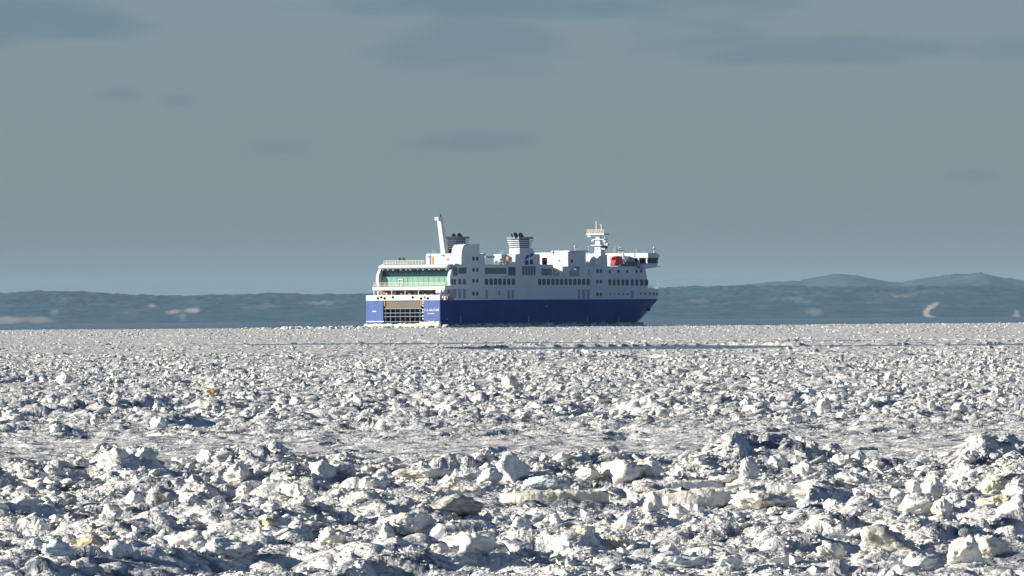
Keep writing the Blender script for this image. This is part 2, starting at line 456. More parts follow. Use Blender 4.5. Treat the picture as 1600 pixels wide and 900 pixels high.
# ================================================================== FERRY
D0 = 2200.0
su0, sv0 = level(687.5, 513)
TH = SHIP_TH
ca, sa = math.cos(TH), math.sin(TH)
HB = 11.0
corner = Vector((su0 / F * D0, D0, gz(D0)))
# near (starboard) stern corner is local (0,-HB,0)
ship_org = corner - Vector((HB * sa, -HB * ca, 0))
ferry = link('ferry', None)
ferry.location = ship_org; ferry.rotation_euler = (0, 0, TH)
tag(ferry, 'blue and white passenger ferry steaming through the pack ice', 'ferry')

def to_world(p):
    return Vector((ship_org.x + p[0] * ca - p[1] * sa, ship_org.y + p[0] * sa + p[1] * ca, ship_org.z + p[2]))

def S(px, py, y=-HB):
    """photo pixel -> (x, z) on the ship's fore-and-aft plane at local y"""
    a, b = ray(px, py)
    # (ox + x*ca - y*sa) = a*(oy + x*sa + y*ca)
    x = (a * (ship_org.y + y * ca) - ship_org.x + y * sa) / (ca - a * sa)
    Y = ship_org.y + x * sa + y * ca
    return x, b * Y + CAM_H - ship_org.z

def A(px, py, x):
    """photo pixel -> (y, z) on the athwartship plane at local x"""
    a, b = ray(px, py)
    y = (ship_org.x + x * ca - a * (ship_org.y + x * sa)) / (sa + a * ca)
    Y = ship_org.y + x * sa + y * ca
    return y, b * Y + CAM_H - ship_org.z

def hb(x):
    if x < 96: return HB
    return HB * max(0.0, 1 - ((x - 96) / 40.0) ** 1.9)

def SC(px, py):
    """pixel -> (x, y, z, yaw) on the curved starboard side"""
    y = -HB
    for _ in range(60):
        x, z = S(px, py, y)
        y = 0.6 * y + 0.4 * (-hb(min(x, 135.9)))
    e = 0.3
    yaw = math.atan2(-(hb(x + e) - hb(x - e)) * -1.0, 2 * e)
    return x, y, z, yaw

def box_bm(bm, x0, x1, y0, y1, z0, z1):
    vs = [bm.verts.new((x, y, z)) for x in (x0, x1) for y in (y0, y1) for z in (z0, z1)]
    for f in ((0, 1, 3, 2), (4, 6, 7, 5), (0, 4, 5, 1), (2, 3, 7, 6), (0, 2, 6, 4), (1, 5, 7, 3)):
        bm.faces.new([vs[i] for i in f])
    return vs

def fin(bm, name, mat, parent, bevel=0.0, smooth=False):
    bmesh.ops.recalc_face_normals(bm, faces=bm.faces)
    if bevel > 0:
        bmesh.ops.bevel(bm, geom=bm.edges[:], offset=bevel, segments=2, affect='EDGES', profile=0.6, clamp_overlap=True)
    me = bpy.data.meshes.new(name); bm.to_mesh(me); bm.free()
    if smooth:
        for p in me.polygons: p.use_smooth = True
    return link(name, me, parent, mat)

def box(name, x0, x1, y0, y1, z0, z1, mat, parent, bevel=0.0):
    bm = bmesh.new(); box_bm(bm, x0, x1, y0, y1, z0, z1)
    return fin(bm, name, mat, parent, bevel)

def boxes(name, lst, mat, parent, bevel=0.0):
    bm = bmesh.new()
    for b in lst: box_bm(bm, *b)
    return fin(bm, name, mat, parent, bevel)

def prism_side(name, pts, y0, y1, mat, parent, bevel=0.0, smooth=False):
    """outline in (x,z), extruded athwart from y0 to y1"""
    bm = bmesh.new()
    a = [bm.verts.new((p[0], y0, p[1])) for p in pts]; b = [bm.verts.new((p[0], y1, p[1])) for p in pts]
    bm.faces.new(a); bm.faces.new(b[::-1])
    n = len(pts)
    for i in range(n):
        bm.faces.new((a[i], b[i], b[(i + 1) % n], a[(i + 1) % n]))
    return fin(bm, name, mat, parent, bevel, smooth)

def tube(bm, p0, p1, r0, r1=None, seg=10):
    r1 = r0 if r1 is None else r1
    p0, p1 = Vector(p0), Vector(p1)
    q = (p1 - p0).to_track_quat('Z', 'Y')
    ra, rb = [], []
    for i in range(seg):
        c = Vector((math.cos(2 * math.pi * i / seg), math.sin(2 * math.pi * i / seg), 0))
        ra.append(bm.verts.new(p0 + q @ (c * r0))); rb.append(bm.verts.new(p1 + q @ (c * r1)))
    for i in range(seg):
        bm.faces.new((ra[i], ra[(i + 1) % seg], rb[(i + 1) % seg], rb[i]))
    bm.faces.new(ra[::-1]); bm.faces.new(rb)

def tubes(name, lst, mat, parent, seg=8):
    bm = bmesh.new()
    for t in lst: tube(bm, *t, seg=seg)
    return fin(bm, name, mat, parent)

# ---- hull
ZB = S(760, 468.6)[1]               # top of the blue
zlev = [-2.5, -0.6, 0.0, 0.6, 1.4, 2.6, 4.2, 5.8, ZB]
def xend(z):
    k = max(0.0, min(1.0, z / ZB)); return 120.5 + (134.7 - 120.5) * k ** 0.85
def hull_half(x, z):
    k = max(0.0, min(1.0, z / ZB))
    x0 = 78 + 18 * k; xe = xend(z)
    h = HB - 0.9 * (1 - k) * max(0, 1 - x / 30.0)
    if x < x0: return h
    return h * max(0.0, 1 - ((x - x0) / (xe - x0)) ** (1.75 + 0.15 * k))
def hull_part(name, zs, mat, cap_top=False):
    bm = bmesh.new(); nst = 70
    rows = []
    for z in zs:
        row = []
        for side in (-1, 1):
            r = []
            for i in range(nst + 1):
                t = 1 - (1 - i / nst) ** 1.35
                x = t * xend(z)
                r.append(bm.verts.new((x, side * max(hull_half(x, z), 0.05 if i == nst else 0), z)))
            row.append(r)
        rows.append(row)
    for k in range(len(zs) - 1):
        for s in (0, 1):
            for i in range(nst):
                bm.faces.new((rows[k][s][i], rows[k][s][i + 1], rows[k + 1][s][i + 1], rows[k + 1][s][i]))
        bm.faces.new((rows[k][0][nst], rows[k][1][nst], rows[k + 1][1][nst], rows[k + 1][0][nst]))
    if cap_top:
        for i in range(nst):
            bm.faces.new((rows[-1][0][i], rows[-1][0][i + 1], rows[-1][1][i + 1], rows[-1][1][i]))
    o = fin(bm, name, mat, ferry, smooth=True)
    return o
hull = hull_part('hull', zlev[4:], M['navy'], True)
hull_part('boot_topping', zlev[:5], M['boot'])
ZO = 1.15                            # foot of the stern opening
yo0 = A(662, 490, 0)[0]; yo1 = A(598.5, 490, 0)[0]
box('transom_panel', -0.0, 0.5, -HB + 0.02, yo0, 0.4, ZB - .01, M['navy_sunlit'], hull)
box('transom_panel', -0.0, 0.5, yo1, HB - 0.02, 0.4, ZB - .01, M['navy_sunlit'], hull)
box('transom_foot', 0.02, 0.5, yo0 + .003, yo1 - .003, -1, ZO, M['boot'], hull)
bm = bmesh.new()
for b in ((5.5, 5.6, yo0, yo1, ZO, ZB - .05), (0.5, 5.5, yo0 - .1, yo0, ZO, ZB - .05), (0.5, 5.5, yo1, yo1 + .1, ZO, ZB - .05), (0.5, 5.5, yo0, yo1, ZO - .1, ZO)):
    box_bm(bm, *b)
fin(bm, 'vehicle_deck_recess', M['interior'], hull)
# ice-crusted fender along the foot of the transom
bm = bmesh.new()
ny = 46
prev = None
for i in range(ny + 1):
    y = -HB - 0.3 + (2 * HB + 0.6) * i / ny
    d = 0.55 + 0.35 * random.random(); zt = 1.0 + 0.35 * random.random() + (0.5 if y < -5 else 0); zb = 0.15 + 0.25 * random.random()
    ring = [bm.verts.new(p) for p in ((0.1, y, zb), (-d, y, zb + .1), (-d - .1, y, (zb + zt) / 2), (-d * .7, y, zt), (0.1, y, zt + .15))]
    if prev:
        for k in range(5): bm.faces.new((prev[k], prev[(k + 1) % 5], ring[(k + 1) % 5], ring[k]))
    else: bm.faces.new(ring)
    prev = ring
bm.faces.new(prev[::-1])
fin(bm, 'stern_fender', M['cream'], hull, smooth=True)
# vehicle ramp: brown upper leaf and the girders below it
zr = lambda py, px=630: A(px, py, 0)[1]
ramp = box('vehicle_ramp', 0.30, 0.55, yo0 + 1.0, yo1 - .55, zr(482), zr(469.5), M['brown'], ferry)
ramp['label'] = 'brown upper leaf of the stern ramp'
box('ramp_edge', 0.12, 0.42, yo1 - .5, yo1 - .22, zr(478), zr(469), M['orange'], ramp)
box('ramp_edge', 0.12, 0.42, yo0 + .72, yo0 + .97, zr(478), zr(469), M['orange'], ramp)
box('ramp_edge', 0.10, 0.34, yo0 + 1.0, yo1 - .55, zr(469.6), zr(468.7), M['orange'], ramp)
for py in (482.3, 489.0, 494.6, 502.6):
    box('ramp_girder', 0.16, 0.44, yo0 + .5, yo1 - .1, zr(py) - .07, zr(py) + .07, M['panel'], ramp)
for i in range(8):
    y = yo0 + 1.25 + (yo1 - yo0 - 1.9) * i / 7
    w = 0.09 if i % 2 else 0.16
    box('ramp_stiffener', 0.20, 0.50, y - w, y + w, ZO + .1, zr(482.3), M['louvre'], ramp)
for k, py in enumerate((470.5, 474, 478, 484, 488, 493.5, 498)):
    box('hinge_plate', 0.05, 0.4, yo0 + .10, yo0 + .45, zr(py) - .2, zr(py) + .2, M['white'], ramp)
# lettering on the starboard side of the transom
def text_on_stern(txt, px0, px1, py0, py1, name='lettering'):
    cu = bpy.data.curves.new(name, 'FONT'); cu.body = txt; cu.extrude = 0.02
    o = bpy.data.objects.new(name, cu); COL.objects.link(o)
    dg = bpy.context.evaluated_depsgraph_get(); dg.update()
    me = bpy.data.meshes.new_from_object(o.evaluated_get(dg)); bpy.data.objects.remove(o)
    co = np.empty(len(me.vertices) * 3); me.vertices.foreach_get('co', co); co = co.reshape(-1, 3)
    mn, mxx = co.min(0), co.max(0)
    ya, yb = A(px0, (py0 + py1) / 2, 0)[0], A(px1, (py0 + py1) / 2, 0)[0]
    za, zb = A((px0 + px1) / 2, py1, 0)[1], A((px0 + px1) / 2, py0, 0)[1]
    t = (co - mn) / (mxx - mn + 1e-9)
    new = np.stack([-0.012 - 0.035 * t[:, 2], ya + (yb - ya) * t[:, 0], za + (zb - za) * t[:, 1]], -1)
    me.vertices.foreach_set('co', new.ravel()); me.update()
    return link(name, me, hull, M['letter'])
text_on_stern('F.-A.-GAUTHIER', 663.5, 686.5, 482.6, 486.2)['label'] = 'white ship name on the transom'
text_on_stern('QUÉBEC', 668.5, 679.2, 488.6, 491.2)['label'] = 'white port name on the transom'
for (a, b, c) in ((582, 588, 486.5), (572.5, 600, 502.5)):
    y1_, z_ = A(a, c, 0); y0_, _ = A(b, c, 0)
    box('white_mark', -0.05, -0.012, y0_, y1_, z_ - .10, z_ + .10, M['letter'], hull)
# draught marks on the starboard side
for px, a, b in ((721.5, 493.5, 505), (825.8, 493.5, 506), (918, 494, 503), (973.5, 495, 508)):
    x, z1_ = S(px, a); _, z0_ = S(px, b)
    y = -hull_half(x, (z0_ + z1_) / 2)
    bm = bmesh.new(); n = 6
    for k in range(n):
        za = z0_ + (z1_ - z0_) * k / n; zb_ = za + (z1_ - z0_) / n * .8
        yy = hull_half(x, (za + zb_) / 2)
        w = .16 if k % 2 else .3
        box_bm(bm, x - w, x + w, -yy - .05, -yy + .1, za, zb_)
    fin(bm, 'draught_mark', M['panel'], hull)
for px, py in ((854, 478.5), (699, 498.5), (856, 502)):
    x, z = S(px, py); box('overboard_outlet', x - .3, x + .3, -HB - .05, -HB + .2, z - .18, z + .18, M['panel'], hull)
# anchor pocket
x, y, z, yaw = SC(1015, 486)
bm = bmesh.new(); xa = 121.5; ya = -hull_half(121.5, 4.4)
box_bm(bm, xa - 1.1, xa + 1.1, ya - .5, ya + .5, 4.0, 4.35); box_bm(bm, xa - .2, xa + .2, ya - .45, ya + .3, 4.35, 5.6)
box_bm(bm, xa - 1.3, xa - .9, ya - .5, ya + .3, 4.2, 4.9); box_bm(bm, xa + .9, xa + 1.3, ya - .5, ya + .3, 4.2, 4.9)
fin(bm, 'anchor', M['dark'], hull)

# ---- superstructure
ZW = S(800, 413.2)[1]               # main side wall height amidships
XA = S(703.0, 430)[0]               # after edge of the side wall
ZF = S(1005, 451.5)[1]              # forecastle bulwark height
def plan_block(name, x0, x1, z0, z1, mat, parent, inset=0.0, x1top=None, n=26):
    bm = bmesh.new()
    def ring(z, xe):
        pts = []
        for i in range(n + 1):
            x = x0 + (xe - x0) * i / n
            pts.append((x, -max(hb(x) - inset, 0.05)))
        pts += [(p[0], -p[1]) for p in pts[::-1]]
        return [bm.verts.new((p[0], p[1], z)) for p in pts]
    a, b = ring(z0, x1), ring(z1, x1 if x1top is None else x1top)
    bm.faces.new(a[::-1]); bm.faces.new(b)
    k = len(a)
    for i in range(k): bm.faces.new((a[i], a[(i + 1) % k], b[(i + 1) % k], b[i]))
    return fin(bm, name, mat, parent)
x_front0 = S(1014.5, 449, -9)[0]; x_front1 = S(1008.0, 418, -9.4)[0]
x_front0, x_front1 = min(x_front0, 119), min(x_front1, 116)
ZTOP2 = S(960, 416.5)[1]
XG = XA + 2.2                        # glazed lounge front, set in from the side wings
# lower full-length storey, then upper storeys with the boat bays cut out of the side
sup = plan_block('superstructure', XG, x_front0, ZB + .005, S(800, 431.5)[1], M['white'], ferry, x1top=x_front0 - 1.2)
ZM = S(800, 431.5)[1]
bays = [(S(864, 425)[0], S(879, 425)[0]), (S(889.5, 425)[0], S(906, 425)[0])]
segs = [(XG, bays[0][0]), (bays[0][1], bays[1][0]), (bays[1][1], None)]
for i, (xa, xb) in enumerate(segs):
    if xb is None:
        plan_block('upper_side_wall', xa, x_front0 - 1.2, ZM + .004, ZTOP2, M['white'], sup, x1top=x_front1)
    else:
        plan_block('upper_side_wall', xa, xb, ZM + .004, ZW if i == 0 else ZTOP2, M['white'], sup)
for (xa, xb) in bays:
    box('boat_bay_back', xa + .01, xb - .01, -7.6, 10.9, ZM + .004, ZTOP2 - .02, M['white'], sup)
# forecastle
fc = plan_block('forecastle', x_front0 - 2, 135.95, ZB + .006, ZF - 1.0, M['white'], ferry, inset=0.02)
bm = bmesh.new(); prev = None
for i in range(31):
    x = x_front0 - 1.5 + (135.95 - x_front0 + 1.5) * i / 30
    for s in (-1, 1): pass
    r = [bm.verts.new((x, s * max(hb(x) - ins, 0.03), z)) for s in (-1, 1) for ins, z in ((0.0, ZF - 1.02), (0.0, ZF), (0.15, ZF), (0.15, ZF - 1.02))]
    if prev:
        for o_ in (0, 4):
            for k in range(4): bm.faces.new((prev[o_ + k], prev[o_ + (k + 1) % 4], r[o_ + (k + 1) % 4], r[o_ + k]))
    prev = r
fin(bm, 'bulwark', M['white'], fc)
# stern mooring deck bulwark
zq0, zq1 = ZB + .004, A(630, 461.0, 0)[1]
bw = boxes('mooring_deck_bulwark', [(0.0, 0.25, -HB, HB, zq0, zq1), (0.25, XA - .2, HB - .25, HB, zq0, zq1)], M['white'], ferry)
# starboard bulwark is open: a rail on short posts
rx = [0.9 + i * 1.05 for i in range(4)]
boxes('open_rail', [(0.25, XA - .2, -HB, -HB + .2, zq1 - .3, zq1 + .25)] + [(x - .18, x + .18, -HB + .02, -HB + .2, zq0, zq1 - .3) for x in rx], M['white'], bw)
for px, py in ((590.6, 466.2), (595.8, 464.6), (601, 466.2), (613.8, 464.6), (644.8, 464.6), (657.8, 466.4), (663.3, 464.9), (668.4, 466.1)):
    y, z = A(px, py, 0)
    bm = bmesh.new(); tube(bm, (-.05, y, z), (.1, y, z), .34, seg=12)
    fin(bm, 'fairlead', M['dark'] if abs(px - 663.3) > 1 else M['redbrown'], bw)
def railing(name, pts, h, parent, step=1.2, r=.035, mat=None):
    lst = []
    for (p, q) in zip(pts[:-1], pts[1:]):
        p, q = Vector(p), Vector(q); ln = (q - p).length; n = max(1, int(ln / step))
        for i in range(n + 1):
            c = p + (q - p) * i / n; lst.append((c, c + Vector((0, 0, h)), r))
        for k in (1, .66, .33):
            lst.append((p + Vector((0, 0, h * k)), q + Vector((0, 0, h * k)), r))
    return tubes(name, lst, mat or M['cream'], parent, seg=5)
# bulkhead behind the mooring deck, terrace deck, posts
XT = 2.6
yt1 = A(581.8, 450, XT)[0]; yt0 = A(695.0, 450, XT)[0]
zt0, zt1 = A(640, 453.3, XT)[1], A(640, 447.6, XT)[1]
bh = boxes('after_bulkhead', [(XG - .8, XG - .01, -HB + 1.6, HB - .3, zq0, zt0)], M['redbrown'], ferry)
for i in range(9):
    y = -8.6 + 2.15 * i
    box('bulkhead_door' if i % 3 == 1 else 'bulkhead_stiffener', XG - 1.0, XG - .802, y - (.55 if i % 3 == 1 else .18), y + (.55 if i % 3 == 1 else .18), zq0, zt0 - .35, M['cream'] if i % 2 else M['white'], bh)
terr_deck = box('terrace_deck', XT, XG + .5, yt0, yt1, zt0, zt1, M['white'], ferry)
for y in [yt0 + .3, yt0 + .9] + [yt0 + 4 * k for k in range(2, 6)] + [yt1 - 1.4, yt1 - .3]:
    tubes('deck_post', [((XT + .4, y, zq0), (XT + .4, y, zt0), .16)], M['white'], terr_deck)
# mooring winches and reels on the deck below
def winch(y, s=1.0):
    bm = bmesh.new()
    tube(bm, (2.0, y - .9 * s, zq0 + .75), (2.0, y + .9 * s, zq0 + .75), .55 * s, seg=12)
    for k in (-.95, 0.95): tube(bm, (2.0, y + k * s - .06, zq0 + .75), (2.0, y + k * s + .06, zq0 + .75), .85 * s, seg=14)
    box_bm(bm, 1.5, 2.5, y - 1.1 * s, y + 1.1 * s, zq0, zq0 + .3)
    fin(bm, 'mooring_winch', M['cream'], ferry)
for y, s in ((8.2, 1.1), (4.4, .9), (.2, 1.25), (-3.4, .9), (-6.6, 1.1)): winch(y, s)
# white liferaft canisters by the starboard quarter
# glazed lounge: upper dark panes, lower pale green screen panes
yg0, yg1 = A(698.5, 430, XG)[0] , A(590.5, 430, XG)[0]
yg0, yg1 = -HB + .78, HB - .78
zg = [A(640, p, XG)[1] for p in (446.0, 433.0, 421.2, 417.0)]
lounge = box('lounge_bulkhead', XG - .15, XG - .004, yg0, yg1, zt1, zg[3] + .3, M['interior'], ferry)
npan = 13
for i in range(npan):
    a = yg0 + (yg1 - yg0) * i / npan + .05; b = yg0 + (yg1 - yg0) * (i + 1) / npan - .05
    box('upper_pane', XG - .28, XG - .16, a, b, zg[1] + .08, zg[3] - .1, M['glass_teal'], lounge)
    a2, b2 = a - .0, b + .0
    box('screen_pane', XG - .95, XG - .88, a2, b2, zt1 + .1, zg[1], M['glass_pale'], lounge)
for i in range(npan + 1):
    y = yg0 + (yg1 - yg0) * i / npan
    box('mullion', XG - .32, XG - .15, y - .045, y + .045, zt1, zg[3], M['glass_teal'], lounge)
railing('terrace_railing', [(XT + .3, yt0 + .2, zt1), (XT + .3, yt1 - .2, zt1)], 1.0, terr_deck, step=1.6, r=.045)
box('transom_bar', XG - 1.0, XG - .86, yg0, yg1, zg[1] + .003, zg[1] + .12, M['glass_pale'], lounge)
yd0, yd1 = A(630, 440, XG - 1)[0], A(622.5, 440, XG - 1)[0]
zd0, zd1 = A(626, 446.5, XG - 1)[1], A(626, 436, XG - 1)[1]
boxes('terrace_door', [(XG - 1.1, XG - .97, yd0, yd0 + .15, zd0, zd1), (XG - 1.1, XG - .97, yd1 - .15, yd1, zd0, zd1),
                       (XG - 1.1, XG - .97, yd0 + .15, yd1 - .15, zd1 - .18, zd1), (XG - 1.1, XG - .97, yd0 + .15, yd1 - .15, (zd0 + zd1) / 2 - .1, (zd0 + zd1) / 2 + .1)], M['white'], lounge)
# side wings: curved after edges framing the lounge (both sides)
def wing_outline():
    out = []
    for px, py in ((704.0, 446.5), (700.2, 446.0), (698.6, 440), (698.8, 433), (699.8, 427), (701.8, 421.5), (704.6, 417), (708.5, 414.0), (713.5, 412.2)):
        out.append(S(px + 4.0, py))
    xz = out[1:]
    xz += [(XG + .5, ZW + .25), (XG + .5, S(705, 447)[1])]
    return xz
wo = [(min(x, XG + 3), z) for x, z in wing_outline()]
wo = [p for i, p in enumerate(wo)]
for s in (-1, 1):
    ya, yb = (-HB - .03, -HB + .75) if s < 0 else (HB - .75, HB + .03)
    prism_side('curved_wing', wo, ya, yb, M['white'], ferry)
# roof over the lounge with a rounded lip
zro0, zro1 = A(640, 420.2, XA)[1], A(640, 413.6, XA)[1]
xl = S(702.5, 420)[0]
pts = [(xl, zro0 + .25), (xl - .15, (zro0 + zro1) / 2), (xl + .4, zro1 - .15), (xl + 1.3, zro1 + .05), (XG + 6, zro1 + .05), (XG + 6, zro0 + .55), (XG, zro0 + .4), (xl + .9, zro0)]
roof = prism_side('lounge_roof', pts, -HB + .76, HB - .76, M['white'], ferry, smooth=False)
for i in range(12):  # grey blocks added as the dark scalloped shade under the roof lip
    y = -HB + 1.6 + (2 * HB - 3.2) * i / 11 + random.uniform(-.3, .3)
    box('shade_scallop', xl + .6, XG - .3, y - .22, y + .22, zro0 - .25 - .2 * random.random(), zro0 + .3, M['grey'], roof)
railing('roof_railing', [(xl + 1.6, 9.6, zro1 + .05), (xl + 1.6, -2.5, zro1 + .05)], 1.05, roof, step=.85, r=.05)
railing('roof_railing', [(xl + 1.6, 9.6, zro1 + .05), (xl + 14, 9.8, zro1 + .05)], 1.05, roof, step=1.2)

# ---- windows on the starboard (and mirrored to the port) side
_pane = {}
def pane_mesh(w, h, t, rad, mat):
    key = (round(w, 2), round(h, 2), mat.name)
    if key in _pane: return _pane[key]
    bm = bmesh.new(); pts = []
    rad = min(rad, w / 2 - .01, h / 2 - .01)
    for cx, cz, a0 in ((w / 2 - rad, h / 2 - rad, 0), (-w / 2 + rad, h / 2 - rad, 90), (-w / 2 + rad, -h / 2 + rad, 180), (w / 2 - rad, -h / 2 + rad, 270)):
        for k in range(4):
            a = R(a0 + 30 * k); pts.append((cx + rad * math.cos(a), cz + rad * math.sin(a)))
    a = [bm.verts.new((p[0], -t, p[1])) for p in pts]; b = [bm.verts.new((p[0], t, p[1])) for p in pts]
    bm.faces.new(a); bm.faces.new(b[::-1]); n = len(pts)
    for i in range(n): bm.faces.new((a[i], b[i], b[(i + 1) % n], a[(i + 1) % n]))
    bmesh.ops.recalc_face_normals(bm, faces=bm.faces)
    me = bpy.data.meshes.new('window'); bm.to_mesh(me); bm.free(); me.materials.append(mat)
    _pane[key] = me
    return me
def window(px0, px1, py0, py1, mat=None, name='window', rad=.28, parent=None, yoff=0.0, mirror=True, wmax=99):
    mat = mat or M['glass']
    cx, cy = (px0 + px1) / 2, (py0 + py1) / 2
    x, y, z, yaw = SC(cx, cy)
    xa = SC(px0, cy)[0]; xb = SC(px1, cy)[0]
    w = math.hypot(xb - xa, hb(xb) - hb(xa)); h = SC(cx, py0)[2] - SC(cx, py1)[2]
    w = round(w * 5) / 5 if w < 3 else w; h = round(h * 5) / 5
    w = min(max(w, .3), wmax)
    me = pane_mesh(w, h, .06, rad, mat)
    o = link(name, me, parent or sup); o.location = (x, y + yoff, z); o.rotation_euler = (0, 0, yaw)
    if mirror:
        o2 = link(name, me, parent or sup); o2.location = (x, -y, z); o2.rotation_euler = (0, 0, -yaw)
    return o
def row(px_list, w, py0, py1, **k):
    for p in px_list: window(p - w / 2, p + w / 2, py0, py1, **k)
# paired stair windows, four decks
for y0_, y1_ in ((401.2, 407.6), (418.4, 425.0), (436.0, 441.6), (456.0, 461.8)):
    row([739.7, 745.6], 3.7, y0_, y1_, rad=.35)
# lounge side panes
row([709.4, 713.0], 2.8, 418.6, 430.6, mat=M['glass_teal'], rad=.05)
row([706.6, 710.4], 2.9, 436.2, 444.6, mat=M['glass_teal'], rad=.05)
window(716.2, 728.6, 418.2, 427.6, mat=M['glass_teal'], rad=.05)
row([718.4, 725.8], 4.6, 435.6, 444.6, mat=M['glass_teal'], rad=.2)
row([711.2, 718.2, 725.4], 4.4, 451.2, 466.0, mat=M['panel'], name='louvre_panel', rad=.05)
window(757.8, 790.8, 418.2, 428.2, mat=M['glass_teal'], rad=.1)
window(794, 805.4, 417.2, 430.6, mat=M['louvre'], name='louvre_panel', rad=.05)
row([760.0, 767.2, 774.1, 781.1, 788.0, 795.1, 802.0], 4.6, 435.4, 445.0)
row([843.2, 849.9, 856.8, 863.8, 870.6, 877.4, 884.4, 891.3, 898.2, 905.0, 911.8, 918.9], 4.6, 436.0, 445.2)
row([760.4, 801.2, 794.6], 3.6, 453.0, 466.2, mat=M['panel'], name='louvre_panel', rad=.05)
window(778.4, 781.6, 454, 461, mat=M['panel'], name='louvre_panel', rad=.05)
row([904.6, 911.8, 918.9], 4.2, 452.2, 466.6, mat=M['panel'], name='louvre_panel', rad=.05)
window(815.2, 836.8, 415.8, 429.8, mat=M['panel'], name='louvre_panel', rad=.05, yoff=-.02)
for k in range(5):
    px = 817.4 + 4.3 * k
    window(px - .55, px + .55, 416.2, 429.4, mat=M['louvre'], name='louvre_slat', rad=.02, yoff=-.09, mirror=False)
window(846, 862, 419.6, 430.4, mat=M['glass_teal'], rad=.1)
for y0_, y1_ in ((420.0, 426.4), (437.0, 443.0), (457.0, 462.6)):
    row([933.4, 938.6], 3.5, y0_, y1_, rad=.35)
row([952.6, 966.3, 980.0, 993.7, 1000.6], 3.3, 421.8, 426.2, rad=.8)
row([952.8, 959.5, 966.3, 973.1, 979.8, 986.8, 993.7, 1000.9, 1007.6], 4.3, 437.0, 446.0)
row([953.6, 960.0, 967.0, 974.0, 981.0], 1.7, 457.4, 461.4, rad=.3)
row([1001.0, 1007.4, 1014.4], 1.7, 457.0, 461.0, rad=.3)
window(985.4, 989.2, 454.0, 465.0, mat=M['panel'], name='side_door', rad=.05)
row([1020.5, 1025.5], 2.2, 457.0, 461.4, rad=.3, parent=fc, wmax=.9)
window(919.3, 920.9, 420, 430, mat=M['panel'], name='louvre_panel', rad=.05)

# ---- after casing with rounded shoulder, deckhouse, funnel and leaning post
cas = [S(*p) for p in ((720.8, 413.5), (720.8, 404), (721.2, 395), (722.4, 388.5), (724.6, 383.6), (728.2, 381.2), (749.3, 381.0), (749.4, 397.5),
                       (755.5, 398.5), (757.2, 402), (757.6, 413.5))]
casing = prism_side('after_casing', cas, -HB, -HB + 3.0, M['white'], ferry)
cm = [(x, z) for x, z in cas]
xdh = cas[1][0] + .6
ydh = A(666.2, 405, xdh)[0]
dh = boxes('after_deckhouse', [(xdh, xdh + 16, -HB + 3.0, ydh, ZW - .3, A(690, 396.2, xdh)[1]),
                              (xdh - .2, xdh, ydh - 1.1, ydh, ZW - .3, A(668, 398.4, xdh)[1])], M['white'], ferry)
y, z = A(676, 408, xdh)
box('deckhouse_door', xdh - .08, xdh + .02, y - .3, y + .3, A(676, 412.6, xdh)[1], A(676, 400.5, xdh)[1], M['orange'], dh)
for px, py in ((669.8, 401.2), (691.5, 398.9), (704.5, 398.9), (698.8, 405.2)):
    y, z = A(px, py, xdh); box('vent', xdh - .28, xdh + .02, y - .25, y + .25, z - .2, z + .2, M['grey'], dh)
tubes('deck_antenna', [((xdh + 1, A(673.5, 400, xdh)[0], ZW + 2.4), (xdh + 1, A(673.5, 400, xdh)[0], A(673.5, 390, xdh)[1]), .05),
                       ((xdh + 1, A(677.0, 400, xdh)[0], ZW + 2.4), (xdh + 1, A(677.0, 400, xdh)[0], A(677, 391.5, xdh)[1]), .05)], M['white'], dh)
# shaded step where the roof meets the casing
yb0, zb0 = A(689.0, 396.5, xdh + .5); yb1, _ = A(695.6, 396.5, xdh + .5)
bm = bmesh.new()
wy = abs(yb0 - yb1) ; yc = (yb0 + yb1) / 2
zt = A(683, 339.5, xdh - 2)[1]
b0 = (xdh + .5, xdh + 2.7); tlean = -2.2
vs = []
for (z, dx, ln, wf) in ((zb0 - .3, 0, 2.2, 1.0), (zt, tlean, 1.15, .86)):
    for (fx, fy) in ((0, -1), (1, -1), (1, 1), (0, 1)):
        vs.append(bm.verts.new((b0[0] + dx + fx * ln, yc + fy * wy / 2 * wf, z)))
for f in ((0, 1, 5, 4), (1, 2, 6, 5), (2, 3, 7, 6), (3, 0, 4, 7), (3, 2, 1, 0), (4, 5, 6, 7)): bm.faces.new([vs[i] for i in f])
post = fin(bm, 'leaning_post', M['white'], ferry)
box('post_head', b0[0] + tlean - .9, b0[0] + tlean + .9, yc - wy / 2 * .8, yc + wy / 2 * 1.0, zt - .75, zt + .05, M['white'], post)
tubes('post_tip', [((b0[0] + tlean + .8, yc - .2, zt), (b0[0] + tlean + .8, yc - .2, zt + .9), .12)], M['dark'], post)

